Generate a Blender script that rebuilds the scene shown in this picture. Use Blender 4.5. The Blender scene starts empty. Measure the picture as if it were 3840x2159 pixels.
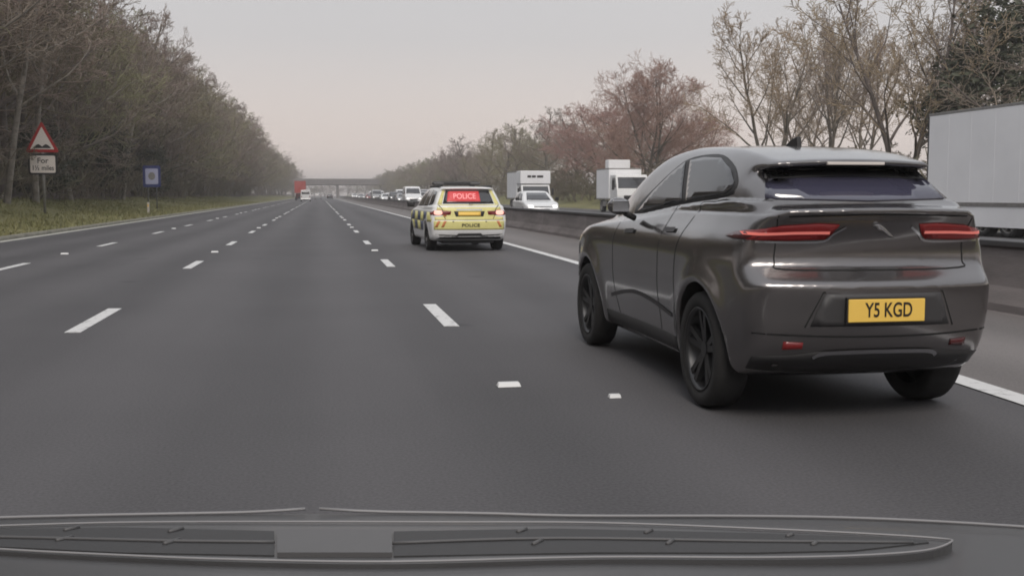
import bpy, bmesh, math, random
import numpy as np
from mathutils import Vector, Matrix
from mathutils.bvhtree import BVHTree
from mathutils.geometry import delaunay_2d_cdt

S = bpy.context.scene
COL = S.collection
R = math.radians
# ------------------------------------------------------------------ camera
cam = bpy.data.cameras.new('camera')
cam.lens = 37.75
cam.sensor_width = 36
cam.clip_start = 0.05
cam.clip_end = 6000
camo = bpy.data.objects.new('camera', cam)
COL.objects.link(camo)
camo.location = (0, 0, 1.30)
camo.rotation_euler = (R(90 - 4.953), 0, R(-10.136))
S.camera = camo
# ------------------------------------------------------------------ sky
SUN_EL, SUN_AZ = 46.0, -170.0          # azimuth from straight ahead towards the right
w = bpy.data.worlds.new('World')
S.world = w
w.use_nodes = True
nt = w.node_tree
nt.nodes.clear()
wo = nt.nodes.new('ShaderNodeOutputWorld')
bg = nt.nodes.new('ShaderNodeBackground')
sky = nt.nodes.new('ShaderNodeTexSky')
sky.sky_type = 'NISHITA'
sky.sun_disc = False
sky.sun_elevation = R(SUN_EL)
sky.sun_rotation = R(SUN_AZ)
sky.dust_density = 4
tc = nt.nodes.new('ShaderNodeTexCoord')
sx = nt.nodes.new('ShaderNodeSeparateXYZ')
nt.links.new(tc.outputs['Generated'], sx.inputs[0])
ramp = nt.nodes.new('ShaderNodeValToRGB')      # overcast cloud sheet: warm near the horizon, cool grey above
el = ramp.color_ramp.elements
el[0].position = 0.0
el[0].color = (9.4, 7.9, 7.1, 1)
el[1].position = 1.0
el[1].color = (7.3, 7.5, 7.9, 1)
for p_, c_ in ((0.06, (7.7, 6.75, 6.25, 1)), (0.14, (6.2, 5.95, 5.9, 1)), (0.26, (5.85, 5.9, 6.05, 1)), (0.5, (6.3, 6.45, 6.75, 1))):
    e_ = el.new(p_)
    e_.color = c_
nt.links.new(sx.outputs[2], ramp.inputs[0])
nz = nt.nodes.new('ShaderNodeTexNoise')
nz.inputs['Scale'].default_value = 2.2
nz.inputs['Detail'].default_value = 4
nt.links.new(tc.outputs['Generated'], nz.inputs['Vector'])
mr = nt.nodes.new('ShaderNodeMapRange')
mr.inputs['To Min'].default_value = 0.94
mr.inputs['To Max'].default_value = 1.06
nt.links.new(nz.outputs['Fac'], mr.inputs['Value'])
cl = nt.nodes.new('ShaderNodeVectorMath')
cl.operation = 'SCALE'
nt.links.new(ramp.outputs[0], cl.inputs[0])
nt.links.new(mr.outputs[0], cl.inputs['Scale'])
mx = nt.nodes.new('ShaderNodeMix')
mx.data_type = 'RGBA'
mx.inputs[0].default_value = 0.93
nt.links.new(sky.outputs[0], mx.inputs[6])
nt.links.new(cl.outputs[0], mx.inputs[7])
nt.links.new(mx.outputs[2], bg.inputs[0])
bg.inputs[1].default_value = 0.1
nt.links.new(bg.outputs[0], wo.inputs[0])
# ------------------------------------------------------------------ sun behind thin cloud
sd = bpy.data.lights.new('sun', 'SUN')
sd.energy = 1.5
sd.angle = R(24)
sd.color = (1, 0.93, 0.85)
so = bpy.data.objects.new('sun', sd)
COL.objects.link(so)
_d = Vector((math.sin(R(SUN_AZ)) * math.cos(R(SUN_EL)), math.cos(R(SUN_AZ)) * math.cos(R(SUN_EL)), math.sin(R(SUN_EL))))
so.rotation_euler = _d.to_track_quat('Z', 'Y').to_euler()
so.location = (40, 20, 60)
# ------------------------------------------------------------------ exposure
vs = S.view_settings
vs.view_transform = 'Standard'
vs.look = 'None'
vs.exposure = 0.12
vs.gamma = 1
vs.use_curve_mapping = False
S.cycles.max_bounces = 5
S.cycles.filter_width = 1.8
S.cycles.transparent_max_bounces = 8
S.cycles.volume_bounces = 0

rng = random.Random(7)
nrg = np.random.default_rng(11)

# ================================================================== helpers
def mat(name, col, rough=0.6, metal=0.0, noise=0.0, nscale=3.0, coat=0.0, emit=None, estr=0.0, bump=0.0, bscale=40.0, ior=None, objvar=0.0, spec=None, col2=None, stretch=None):
    m = bpy.data.materials.new(name)
    m.use_nodes = True
    t = m.node_tree
    b = t.nodes['Principled BSDF']
    b.inputs['Base Color'].default_value = (*col, 1)
    b.inputs['Roughness'].default_value = rough
    b.inputs['Metallic'].default_value = metal
    b.inputs['Coat Weight'].default_value = coat
    b.inputs['Coat Roughness'].default_value = 0.09
    if ior: b.inputs['IOR'].default_value = ior
    if spec is not None: b.inputs['Specular IOR Level'].default_value = spec
    if emit:
        b.inputs['Emission Color'].default_value = (*emit, 1)
        b.inputs['Emission Strength'].default_value = estr
    co = t.nodes.new('ShaderNodeTexCoord')
    vec = co.outputs['Object']
    if stretch:
        mp = t.nodes.new('ShaderNodeMapping')
        mp.inputs['Scale'].default_value = stretch
        t.links.new(vec, mp.inputs[0])
        vec = mp.outputs[0]
    last = None
    if noise or col2:
        n = t.nodes.new('ShaderNodeTexNoise')
        n.inputs['Scale'].default_value = nscale
        n.inputs['Detail'].default_value = 6
        n.inputs['Roughness'].default_value = 0.65
        t.links.new(vec, n.inputs['Vector'])
        r_ = t.nodes.new('ShaderNodeValToRGB')
        c2 = col2 if col2 else tuple(c * (1 + noise) for c in col)
        c1 = col if col2 else tuple(c * (1 - noise) for c in col)
        r_.color_ramp.elements[0].position = 0.32
        r_.color_ramp.elements[0].color = (*c1, 1)
        r_.color_ramp.elements[1].position = 0.68
        r_.color_ramp.elements[1].color = (*c2, 1)
        t.links.new(n.outputs['Fac'], r_.inputs[0])
        last = r_.outputs[0]
        t.links.new(last, b.inputs['Base Color'])
    if objvar:
        oi = t.nodes.new('ShaderNodeObjectInfo')
        hs = t.nodes.new('ShaderNodeHueSaturation')
        a = t.nodes.new('ShaderNodeMapRange')
        a.inputs['To Min'].default_value = 1 - objvar
        a.inputs['To Max'].default_value = 1 + objvar
        t.links.new(oi.outputs['Random'], a.inputs['Value'])
        t.links.new(a.outputs[0], hs.inputs['Value'])
        h2 = t.nodes.new('ShaderNodeMath')
        h2.operation = 'MULTIPLY_ADD'
        h2.inputs[1].default_value = 0.05
        h2.inputs[2].default_value = 0.475
        m7 = t.nodes.new('ShaderNodeMath')
        m7.operation = 'MULTIPLY'
        m7.inputs[1].default_value = 7.31
        fr = t.nodes.new('ShaderNodeMath')
        fr.operation = 'FRACT'
        t.links.new(oi.outputs['Random'], m7.inputs[0])
        t.links.new(m7.outputs[0], fr.inputs[0])
        t.links.new(fr.outputs[0], h2.inputs[0])
        t.links.new(h2.outputs[0], hs.inputs['Hue'])
        if last: t.links.new(last, hs.inputs['Color'])
        else: hs.inputs['Color'].default_value = (*col, 1)
        t.links.new(hs.outputs[0], b.inputs['Base Color'])
    if bump:
        n2 = t.nodes.new('ShaderNodeTexNoise')
        n2.inputs['Scale'].default_value = bscale
        n2.inputs['Detail'].default_value = 3
        t.links.new(vec, n2.inputs['Vector'])
        bp = t.nodes.new('ShaderNodeBump')
        bp.inputs['Strength'].default_value = bump
        bp.inputs['Distance'].default_value = 0.02
        t.links.new(n2.outputs['Fac'], bp.inputs['Height'])
        t.links.new(bp.outputs[0], b.inputs['Normal'])
    return m

M = {}
M['concrete'] = mat('concrete', (0.175, 0.155, 0.152), 0.85, noise=0.35, nscale=1.1, bump=0.2, stretch=(1, .35, 2.5))
M['kerb'] = mat('kerb', (0.22, 0.21, 0.17), 0.9, noise=0.3, nscale=2)
M['paint'] = mat('road_paint', (0.20, 0.195, 0.195), 0.6, nscale=7, col2=(0.66, 0.655, 0.65))
for n_ in M['paint'].node_tree.nodes:
    if n_.bl_idname == 'ShaderNodeValToRGB':
        n_.color_ramp.elements[0].position = 0.30
        n_.color_ramp.elements[1].position = 0.46
M['edge_paint'] = mat('edge_paint', (0.5, 0.49, 0.44), 0.7, noise=0.3, nscale=3)
M['stud'] = mat('stud', (0.75, 0.75, 0.75), 0.3)
M['rubber_black'] = mat('rubber_black', (0.015, 0.015, 0.016), 0.6)
M['grass'] = mat('grass', (0.15, 0.15, 0.06), 0.95, nscale=0.5, col2=(0.23, 0.21, 0.095), bump=0.6, bscale=6)
M['blade'] = mat('blade', (0.19, 0.195, 0.08), 0.8, nscale=0.6, col2=(0.28, 0.255, 0.12))
M['leaf_litter'] = mat('leaf_litter', (0.11, 0.08, 0.065), 0.95, noise=0.4, nscale=0.8)
M['bark'] = mat('bark', (0.17, 0.145, 0.125), 0.9, noise=0.35, nscale=2.5, objvar=0.2)
M['twig_brown'] = mat('twig_brown', (0.27, 0.215, 0.18), 0.9, objvar=0.2)
M['twig_red'] = mat('twig_red', (0.40, 0.235, 0.215), 0.9, objvar=0.06)
M['twig_olive'] = mat('twig_olive', (0.25, 0.225, 0.135), 0.9, objvar=0.2)
M['pale_bark'] = mat('pale_bark', (0.24, 0.215, 0.185), 0.9, noise=0.4, nscale=3)
M['twig_tan'] = mat('twig_tan', (0.36, 0.27, 0.19), 0.9, objvar=0.12)
M['evergreen'] = mat('evergreen', (0.075, 0.08, 0.052), 0.85, objvar=0.2)
M['scrub'] = mat('scrub', (0.19, 0.145, 0.125), 0.95, nscale=0.35, col2=(0.20, 0.19, 0.12))
M['glass'] = mat('tinted_glass', (0.03, 0.03, 0.034), 0.04, ior=1.9)
M['glass_blue'] = mat('rear_glass', (0.055, 0.054, 0.085), 0.06, ior=2.1)
M['grey_paint'] = mat('grey_paint', (0.20, 0.188, 0.188), 0.23, metal=0.9, coat=1.0)
M['black_plastic'] = mat('black_plastic', (0.022, 0.021, 0.022), 0.5)
M['grey_plastic'] = mat('grey_plastic', (0.05, 0.048, 0.05), 0.5)
M['seam'] = mat('seam', (0.008, 0.008, 0.008), 0.8)
M['chrome'] = mat('chrome', (0.6, 0.6, 0.62), 0.2, metal=1)
M['alloy'] = mat('alloy', (0.07, 0.07, 0.072), 0.4, metal=0.8)
M['tyre'] = mat('tyre', (0.02, 0.019, 0.019), 0.8, noise=0.2, nscale=20)
M['lamp_red'] = mat('lamp_red', (0.15, 0.010, 0.012), 0.2, coat=0.5, emit=(1, 0.05, 0.03), estr=0.02)
M['lamp_dark'] = mat('lamp_dark', (0.07, 0.008, 0.009), 0.25, coat=0.5)
M['lamp_on'] = mat('lamp_on', (0.5, 0.1, 0.08), 0.3, emit=(1, 0.28, 0.24), estr=0.34)
M['lamp_glow'] = mat('lamp_glow', (0.6, 0.2, 0.15), 0.3, emit=(1, 0.55, 0.45), estr=1.0)
M['led_panel'] = mat('led_panel', (0.25, 0.02, 0.02), 0.4, emit=(1, 0.10, 0.11), estr=0.42)
M['led_text'] = mat('led_text', (0.5, 0.2, 0.2), 0.4, emit=(1, 0.34, 0.34), estr=0.6)
M['headlight'] = mat('headlight', (0.7, 0.7, 0.7), 0.2, emit=(1, 0.97, 0.9), estr=1.2)
M['plate_yellow'] = mat('plate_yellow', (0.92, 0.60, 0.12), 0.45)
M['plate_text'] = mat('plate_text', (0.015, 0.012, 0.01), 0.5)
M['white_paint'] = mat('white_paint', (0.80, 0.80, 0.80), 0.35, coat=0.5, noise=0.05, nscale=2)
M['white_panel'] = mat('white_panel', (0.86, 0.86, 0.88), 0.5, noise=0.04, nscale=0.6)
M['hi_yellow'] = mat('hi_yellow', (0.74, 0.68, 0.27), 0.4, noise=0.06, nscale=8)
M['hi_orange'] = mat('hi_orange', (0.62, 0.22, 0.08), 0.4)
M['police_blue'] = mat('police_blue', (0.045, 0.06, 0.12), 0.4)
M['sign_red'] = mat('sign_red', (0.36, 0.02, 0.02), 0.45)
M['sign_white'] = mat('sign_white', (0.72, 0.66, 0.62), 0.5)
M['sign_black'] = mat('sign_black', (0.02, 0.018, 0.018), 0.5)
M['sign_blue'] = mat('sign_blue', (0.03, 0.04, 0.16), 0.5)
M['sign_pale'] = mat('sign_pale', (0.42, 0.43, 0.60), 0.5)
M['galv'] = mat('galvanised', (0.28, 0.27, 0.26), 0.55, metal=0.5, noise=0.2, nscale=8)
M['bonnet'] = mat('bonnet_paint', (0.066, 0.065, 0.067), 0.42, coat=0.1, noise=0.05, nscale=3)
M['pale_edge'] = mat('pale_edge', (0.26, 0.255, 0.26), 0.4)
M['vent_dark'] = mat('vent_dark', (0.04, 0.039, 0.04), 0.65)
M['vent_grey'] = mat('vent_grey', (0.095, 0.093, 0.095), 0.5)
M['red_box'] = mat('red_box', (0.38, 0.06, 0.05), 0.6)
M['dark_box'] = mat('dark_box', (0.035, 0.032, 0.032), 0.6)
for k_, c_ in dict(car_white=(0.78, 0.78, 0.78), car_silver=(0.34, 0.34, 0.35), car_black=(0.02, 0.02, 0.022), car_blue=(0.04, 0.06, 0.13), car_red=(0.2, 0.02, 0.02), car_grey=(0.12, 0.12, 0.125)).items():
    M[k_] = mat(k_, c_, 0.35, metal=0.2, coat=0.5)

def asphalt(name, base, light):
    m = bpy.data.materials.new(name)
    m.use_nodes = True
    t = m.node_tree
    b = t.nodes['Principled BSDF']
    b.inputs['Roughness'].default_value = 0.75
    b.inputs['Specular IOR Level'].default_value = 0.35
    co = t.nodes.new('ShaderNodeTexCoord')
    mp = t.nodes.new('ShaderNodeMapping')
    mp.inputs['Scale'].default_value = (0.9, 0.05, 1)
    t.links.new(co.outputs['Object'], mp.inputs[0])
    n = t.nodes.new('ShaderNodeTexNoise')          # long wheel-track streaks
    n.inputs['Scale'].default_value = 1.0
    n.inputs['Detail'].default_value = 5
    t.links.new(mp.outputs[0], n.inputs['Vector'])
    n2 = t.nodes.new('ShaderNodeTexNoise')         # aggregate
    n2.inputs['Scale'].default_value = 60
    n2.inputs['Detail'].default_value = 3
    t.links.new(co.outputs['Object'], n2.inputs['Vector'])
    n3 = t.nodes.new('ShaderNodeTexNoise')         # patches
    n3.inputs['Scale'].default_value = 0.35
    n3.inputs['Detail'].default_value = 4
    t.links.new(co.outputs['Object'], n3.inputs['Vector'])
    a1 = t.nodes.new('ShaderNodeMath')
    a1.operation = 'MULTIPLY_ADD'
    a1.inputs[1].default_value = 0.30
    t.links.new(n.outputs['Fac'], a1.inputs[0])
    a2 = t.nodes.new('ShaderNodeMath')
    a2.operation = 'MULTIPLY_ADD'
    a2.inputs[1].default_value = 0.55
    t.links.new(n2.outputs['Fac'], a2.inputs[0])
    a3 = t.nodes.new('ShaderNodeMath')
    a3.operation = 'MULTIPLY'
    a3.inputs[1].default_value = 0.18
    t.links.new(n3.outputs['Fac'], a3.inputs[0])
    t.links.new(a3.outputs[0], a2.inputs[2])
    t.links.new(a2.outputs[0], a1.inputs[2])
    r_ = t.nodes.new('ShaderNodeValToRGB')
    r_.color_ramp.elements[0].position = 0.3
    r_.color_ramp.elements[0].color = (*base, 1)
    r_.color_ramp.elements[1].position = 0.7
    r_.color_ramp.elements[1].color = (*light, 1)
    # polished wheel tracks, two to a lane, and a few oil spots
    sp = t.nodes.new('ShaderNodeSeparateXYZ')
    t.links.new(co.outputs['Object'], sp.inputs[0])
    w1 = t.nodes.new('ShaderNodeMath'); w1.operation = 'MULTIPLY_ADD'
    w1.inputs[1].default_value = 6.283 / 1.8; w1.inputs[2].default_value = 0.6
    t.links.new(sp.outputs[0], w1.inputs[0])
    w2 = t.nodes.new('ShaderNodeMath'); w2.operation = 'SINE'
    t.links.new(w1.outputs[0], w2.inputs[0])
    w3 = t.nodes.new('ShaderNodeMath'); w3.operation = 'MULTIPLY_ADD'
    w3.inputs[1].default_value = 0.06
    t.links.new(w2.outputs[0], w3.inputs[0])
    t.links.new(a1.outputs[0], w3.inputs[2])
    vo = t.nodes.new('ShaderNodeTexVoronoi')
    vo.inputs['Scale'].default_value = 0.55
    t.links.new(co.outputs['Object'], vo.inputs['Vector'])
    o1 = t.nodes.new('ShaderNodeMapRange')
    o1.inputs['From Min'].default_value = 0.03; o1.inputs['From Max'].default_value = 0.10
    o1.inputs['To Min'].default_value = -0.16; o1.inputs['To Max'].default_value = 0.0
    t.links.new(vo.outputs['Distance'], o1.inputs['Value'])
    o2 = t.nodes.new('ShaderNodeMath'); o2.operation = 'ADD'
    t.links.new(w3.outputs[0], o2.inputs[0]); t.links.new(o1.outputs[0], o2.inputs[1])
    t.links.new(o2.outputs[0], r_.inputs[0])
    t.links.new(r_.outputs[0], b.inputs['Base Color'])
    bp = t.nodes.new('ShaderNodeBump')
    bp.inputs['Strength'].default_value = 0.25
    bp.inputs['Distance'].default_value = 0.006
    t.links.new(n2.outputs['Fac'], bp.inputs['Height'])
    t.links.new(bp.outputs[0], b.inputs['Normal'])
    return m
M['asphalt'] = asphalt('asphalt', (0.052, 0.050, 0.053), (0.118, 0.113, 0.118))
M['asphalt_pale'] = asphalt('asphalt_pale', (0.115, 0.105, 0.102), (0.205, 0.187, 0.182))

def mesh_np(name, V, F, smooth=False):
    me = bpy.data.meshes.new(name)
    V = np.asarray(V, dtype=np.float32)
    F = np.asarray(F, dtype=np.int32)
    n = F.shape[1]
    me.vertices.add(len(V))
    me.vertices.foreach_set('co', V.ravel())
    me.loops.add(F.size)
    me.loops.foreach_set('vertex_index', F.ravel())
    me.polygons.add(len(F))
    me.polygons.foreach_set('loop_start', np.arange(0, F.size, n, dtype=np.int32))
    me.polygons.foreach_set('loop_total', np.full(len(F), n, dtype=np.int32))
    if smooth: me.polygons.foreach_set('use_smooth', np.ones(len(F), dtype=bool))
    me.update(calc_edges=True)
    me.validate()
    return me

def link(name, me, m=None, parent=None, loc=None, rot=None):
    o = bpy.data.objects.new(name, me)
    COL.objects.link(o)
    if m is not None and me is not None and not me.materials:
        me.materials.append(M[m] if isinstance(m, str) else m)
    if parent: o.parent = parent
    if loc: o.location = loc
    if rot: o.rotation_euler = rot
    return o

def tag(o, label, cat, group=None):
    o['label'] = label
    o['category'] = cat
    if group: o['group'] = group
    return o

def struct(o):
    o['kind'] = 'structure'
    return o

def thing(name, label, cat, loc=(0, 0, 0), rz=0.0, group=None):
    o = bpy.data.objects.new(name, None)
    o.empty_display_size = 0.3
    COL.objects.link(o)
    o.location = loc
    o.rotation_euler = (0, 0, rz)
    return tag(o, label, cat, group)

def copy_tree(o, parent=None):
    c = o.copy()
    COL.objects.link(c)
    c.parent = parent
    for ch in list(o.children):
        copy_tree(ch, c)
    return c

def pmesh(name, verts, faces, smooth=False):
    me = bpy.data.meshes.new(name)
    me.from_pydata([tuple(v) for v in verts], [], faces)
    if smooth:
        for p in me.polygons: p.use_smooth = True
    me.update()
    return me

def box_me(name, x0, x1, y0, y1, z0, z1, bev=0.0, seg=2):
    bm = bmesh.new()
    bmesh.ops.create_cube(bm, size=1)
    for v in bm.verts:
        v.co = Vector((x0 + (v.co.x + .5) * (x1 - x0), y0 + (v.co.y + .5) * (y1 - y0), z0 + (v.co.z + .5) * (z1 - z0)))
    if bev:
        bmesh.ops.bevel(bm, geom=bm.edges[:], offset=bev, segments=seg, affect='EDGES', profile=0.5)
    me = bpy.data.meshes.new(name)
    bm.to_mesh(me)
    bm.free()
    return me

def box(name, dims, m, parent=None, bev=0.0):
    return link(name, box_me(name, *dims, bev=bev), m, parent)

def prism_me(name, pts, axis, a0, a1, bev=0.0):
    """extrude polygon pts along axis: x -> pts are (y,z); y -> pts are (x,z); z -> (x,y)"""
    bm = bmesh.new()
    def mk(p, a):
        return {'x': (a, p[0], p[1]), 'y': (p[0], a, p[1]), 'z': (p[0], p[1], a)}[axis]
    A = [bm.verts.new(mk(p, a0)) for p in pts]
    B = [bm.verts.new(mk(p, a1)) for p in pts]
    n = len(pts)
    bm.faces.new(A)
    bm.faces.new(B[::-1])
    for i in range(n):
        bm.faces.new((A[i], B[i], B[(i + 1) % n], A[(i + 1) % n]))
    bmesh.ops.recalc_face_normals(bm, faces=bm.faces[:])
    if bev:
        bmesh.ops.bevel(bm, geom=bm.edges[:], offset=bev, segments=2, affect='EDGES', profile=0.5)
    me = bpy.data.meshes.new(name)
    bm.to_mesh(me)
    bm.free()
    return me

def seg_tubes(P0, P1, R0, R1, n=3):
    P0 = np.asarray(P0, float); P1 = np.asarray(P1, float)
    R0 = np.asarray(R0, float); R1 = np.asarray(R1, float)
    d = P1 - P0
    L = np.linalg.norm(d, axis=1, keepdims=True) + 1e-9
    d = d / L
    ref = np.where(np.abs(d[:, 2:3]) > 0.9, np.array([[1., 0, 0]]), np.array([[0, 0, 1.]]))
    a = np.cross(d, ref); a /= np.linalg.norm(a, axis=1, keepdims=True) + 1e-9
    b = np.cross(d, a)
    th = np.arange(n) / n * 2 * np.pi
    ring = np.cos(th)[None, :, None] * a[:, None, :] + np.sin(th)[None, :, None] * b[:, None, :]
    V0 = P0[:, None, :] + ring * R0[:, None, None]
    V1 = P1[:, None, :] + ring * R1[:, None, None]
    V = np.concatenate([V0, V1], axis=1).reshape(-1, 3)
    N = len(P0)
    base = (np.arange(N) * 2 * n)[:, None]
    i = np.arange(n)[None, :]; j = (np.arange(n)[None, :] + 1) % n
    F = np.stack([base + i, base + j, base + n + j, base + n + i], axis=2).reshape(-1, 4)
    return V, F

def tube_path(name, pts, r, m, parent=None, n=8):
    pts = [np.array(p, float) for p in pts]
    V, F = [], []
    k = len(pts)
    for i, p in enumerate(pts):
        d = pts[min(i + 1, k - 1)] - pts[max(i - 1, 0)]
        d /= np.linalg.norm(d) + 1e-9
        ref = np.array([1., 0, 0]) if abs(d[2]) > .9 else np.array([0, 0, 1.])
        a = np.cross(d, ref); a /= np.linalg.norm(a)
        b = np.cross(d, a)
        rr = r[i] if isinstance(r, (list, tuple)) else r
        for t_ in range(n):
            th = t_ / n * 2 * math.pi
            V.append(p + rr * (math.cos(th) * a + math.sin(th) * b))
    for i in range(k - 1):
        for t_ in range(n):
            F.append((i * n + t_, i * n + (t_ + 1) % n, (i + 1) * n + (t_ + 1) % n, (i + 1) * n + t_))
    F.append(tuple(range(n))[::-1]); F.append(tuple((k - 1) * n + q for q in range(n)))
    return link(name, pmesh(name, V, F, True), m, parent)

def lathe_me(name, prof, n=40, axis='x'):
    """prof (r, a): revolve about the x axis"""
    V, F = [], []
    k = len(prof)
    for i in range(n):
        th = i / n * 2 * math.pi
        for r_, a_ in prof:
            V.append((a_, r_ * math.cos(th), r_ * math.sin(th)))
    for i in range(n):
        for j in range(k - 1):
            q = (i + 1) % n
            F.append((i * k + j, q * k + j, q * k + j + 1, i * k + j + 1))
    return pmesh(name, V, F, True)

def text_obj(name, body, size, m, parent, loc, rot, extrude=0.001, sx=1.0, align='CENTER'):
    cu = bpy.data.curves.new(name, 'FONT')
    cu.body = body
    cu.size = size
    cu.align_x = align
    cu.align_y = 'CENTER'
    cu.extrude = extrude
    cu.offset = size * 0.012
    tmp = bpy.data.objects.new(name + '_tmp', cu)
    COL.objects.link(tmp)
    bpy.context.view_layer.update()
    dg = bpy.context.evaluated_depsgraph_get()
    me = bpy.data.meshes.new_from_object(tmp.evaluated_get(dg))
    bpy.data.objects.remove(tmp)
    me.materials.clear()
    o = link(name, me, m, parent, loc, rot)
    o.scale = (sx, 1, 1)
    return o

def catmull(pts, n=6, closed=True):
    P = [np.array(p, float) for p in pts]
    k = len(P)
    out = []
    rngk = range(k) if closed else range(k - 1)
    for i in rngk:
        if closed: p0, p1, p2, p3 = P[i - 1], P[i], P[(i + 1) % k], P[(i + 2) % k]
        else: p0, p1, p2, p3 = P[max(i - 1, 0)], P[i], P[i + 1], P[min(i + 2, k - 1)]
        for t in np.arange(n) / n:
            out.append(0.5 * ((2 * p1) + (-p0 + p2) * t + (2 * p0 - 5 * p1 + 4 * p2 - p3) * t * t + (-p0 + 3 * p1 - 3 * p2 + p3) * t ** 3))
    if not closed: out.append(P[-1])
    return np.array(out)

# ------------------------------------------------------------------ solid-body sculpting (signed distance + surface nets)
def poly_sdf(px, py, poly):
    d = np.full(px.shape, 1e9, np.float32)
    s = np.zeros(px.shape, bool)
    n = len(poly)
    for i in range(n):
        ax, ay = poly[i]; bx, by = poly[(i + 1) % n]
        ex, ey = bx - ax, by - ay
        wx, wy = px - ax, py - ay
        t = np.clip((wx * ex + wy * ey) / (ex * ex + ey * ey + 1e-12), 0, 1)
        dd = (wx - ex * t) ** 2 + (wy - ey * t) ** 2
        np.minimum(d, dd, out=d)
        c = ((ay > py) != (by > py)) & (px < (bx - ax) * (py - ay) / (by - ay + 1e-12) + ax)
        s ^= c
    d = np.sqrt(d)
    return np.where(s, -d, d)

def smax(a, b, k):
    h = np.maximum(k - np.abs(a - b), 0)
    return np.maximum(a, b) + h * h / (4 * k)

def surface_nets(Fv, org, vox):
    Fv = Fv.astype(np.float32)
    nx, ny, nz_ = Fv.shape
    s = Fv < 0
    c = np.zeros((nx - 1, ny - 1, nz_ - 1), np.int8)
    offs = [(i, j, k) for i in (0, 1) for j in (0, 1) for k in (0, 1)]
    for i, j, k in offs:
        c += s[i:nx - 1 + i, j:ny - 1 + j, k:nz_ - 1 + k]
    act = np.argwhere((c > 0) & (c < 8))
    idx = np.full(c.shape, -1, np.int32)
    idx[act[:, 0], act[:, 1], act[:, 2]] = np.arange(len(act))
    acc = np.zeros((len(act), 3)); cnt = np.zeros(len(act))
    edges = []
    for a in offs:
        for ax in range(3):
            if a[ax] == 0:
                b = list(a); b[ax] = 1
                edges.append((a, tuple(b)))
    for a, b in edges:
        va = Fv[act[:, 0] + a[0], act[:, 1] + a[1], act[:, 2] + a[2]]
        vb = Fv[act[:, 0] + b[0], act[:, 1] + b[1], act[:, 2] + b[2]]
        m = (va < 0) != (vb < 0)
        t = np.where(m, va / np.where(m, va - vb, 1), 0)
        p = np.array(a)[None, :] + t[:, None] * (np.array(b) - np.array(a))[None, :]
        acc[m] += p[m]; cnt[m] += 1
    V = (act + acc / cnt[:, None]) * vox + np.array(org)
    Q = []
    for ax in range(3):
        o1, o2 = [(1, 2), (2, 0), (0, 1)][ax]
        sl_a = [slice(None)] * 3; sl_b = [slice(None)] * 3
        sl_a[ax] = slice(0, -1); sl_b[ax] = slice(1, None)
        sa = s[tuple(sl_a)]; sb = s[tuple(sl_b)]
        e = np.argwhere(sa != sb)
        ok = (e[:, o1] > 0) & (e[:, o2] > 0) & (e[:, o1] < Fv.shape[o1] - 1) & (e[:, o2] < Fv.shape[o2] - 1)
        e = e[ok]
        flip = sb[e[:, 0], e[:, 1], e[:, 2]]
        def cell(d1, d2):
            q = e.copy(); q[:, o1] -= d1; q[:, o2] -= d2
            return idx[q[:, 0], q[:, 1], q[:, 2]]
        a, b, c_, d = cell(1, 1), cell(0, 1), cell(0, 0), cell(1, 0)
        q = np.stack([a, b, c_, d], 1)
        q[flip] = q[flip][:, ::-1]
        Q.append(q)
    return V, np.concatenate(Q)

def tab(xs, tb):
    return np.interp(xs, [p[0] for p in tb], [p[1] for p in tb]).astype(np.float32)

def stab(xs, tb):
    c = catmull(tb, 8, closed=False)
    return np.interp(xs, c[:, 0], c[:, 1]).astype(np.float32)

def car_body(p, vox):
    """x lateral, y forward from the rear axle, z up"""
    hw = p['hw']
    y0, y1, z1 = p['y0'] - 0.06, p['y1'] + 0.06, p['zt'] + 0.06
    xs = (np.arange(0, int((hw + 0.08) / vox) + 1) + 0.5) * vox
    ys = np.arange(y0, y1, vox); zs = np.arange(0.10, z1, vox)
    X, Y, Z = np.meshgrid(xs, ys, zs, indexing='ij')
    X = X.astype(np.float32); Y = Y.astype(np.float32); Z = Z.astype(np.float32)
    xr = (X / hw)
    rear = np.clip(1 - (Y - p['y0']) / 1.1, 0, 1)
    front = np.clip(1 - (p['y1'] - Y) / 1.1, 0, 1)
    Ye = Y - p['bow_r'] * xr ** 2.4 * rear + p['bow_f'] * xr ** 2 * front
    # roof falls slightly towards the sides
    Ze = Z + p.get('crown', 0.035) * xr ** 2 * np.clip((Z - 1.0) / 0.4, 0, 1)
    prof = catmull(p['prof'], 5)
    fp = poly_sdf(Ye, Ze, prof)
    plan = stab(ys, p['plan'])[None, :, None]
    belt = stab(ys, p['belt'])[None, :, None]
    zt = p['zt']
    low = stab(zs, p['sect'])[None, None, :]
    wl = plan - low
    # flared arches
    for ya in p['axles']:
        r_ = np.sqrt((Y - ya) ** 2 + (Z - p['wr']) ** 2)
        wl = wl + p.get('flare', 0.03) * np.exp(-((r_ - p['arch'] - 0.02) / 0.09) ** 2)
    t = np.clip((Z - belt) / (zt - belt), -1, 1.4)
    wc = plan - p['shoulder'] - p['tumble'] * np.clip(t, 0, 2) ** 1.25
    k = np.clip((Z - belt) / 0.05 + 0.5, 0, 1)
    k = k * k * (3 - 2 * k)
    wd = wl * (1 - k) + wc * k
    fw = (X - wd) * 0.92
    f = smax(fp, fw, p.get('round', 0.10))
    for ya in p['axles']:
        r_ = np.sqrt((Y - ya) ** 2 + (Z - p['wr']) ** 2) - p['arch']
        f = smax(f, -np.maximum(r_, (hw - 0.36) - X), 0.02)
    if 'extra' in p: f = p['extra'](f, X, Y, Z)
    full = np.concatenate([f[::-1], f], axis=0)
    V, Q = surface_nets(full, (-xs[-1], ys[0], zs[0]), vox)
    return V, Q

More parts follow.
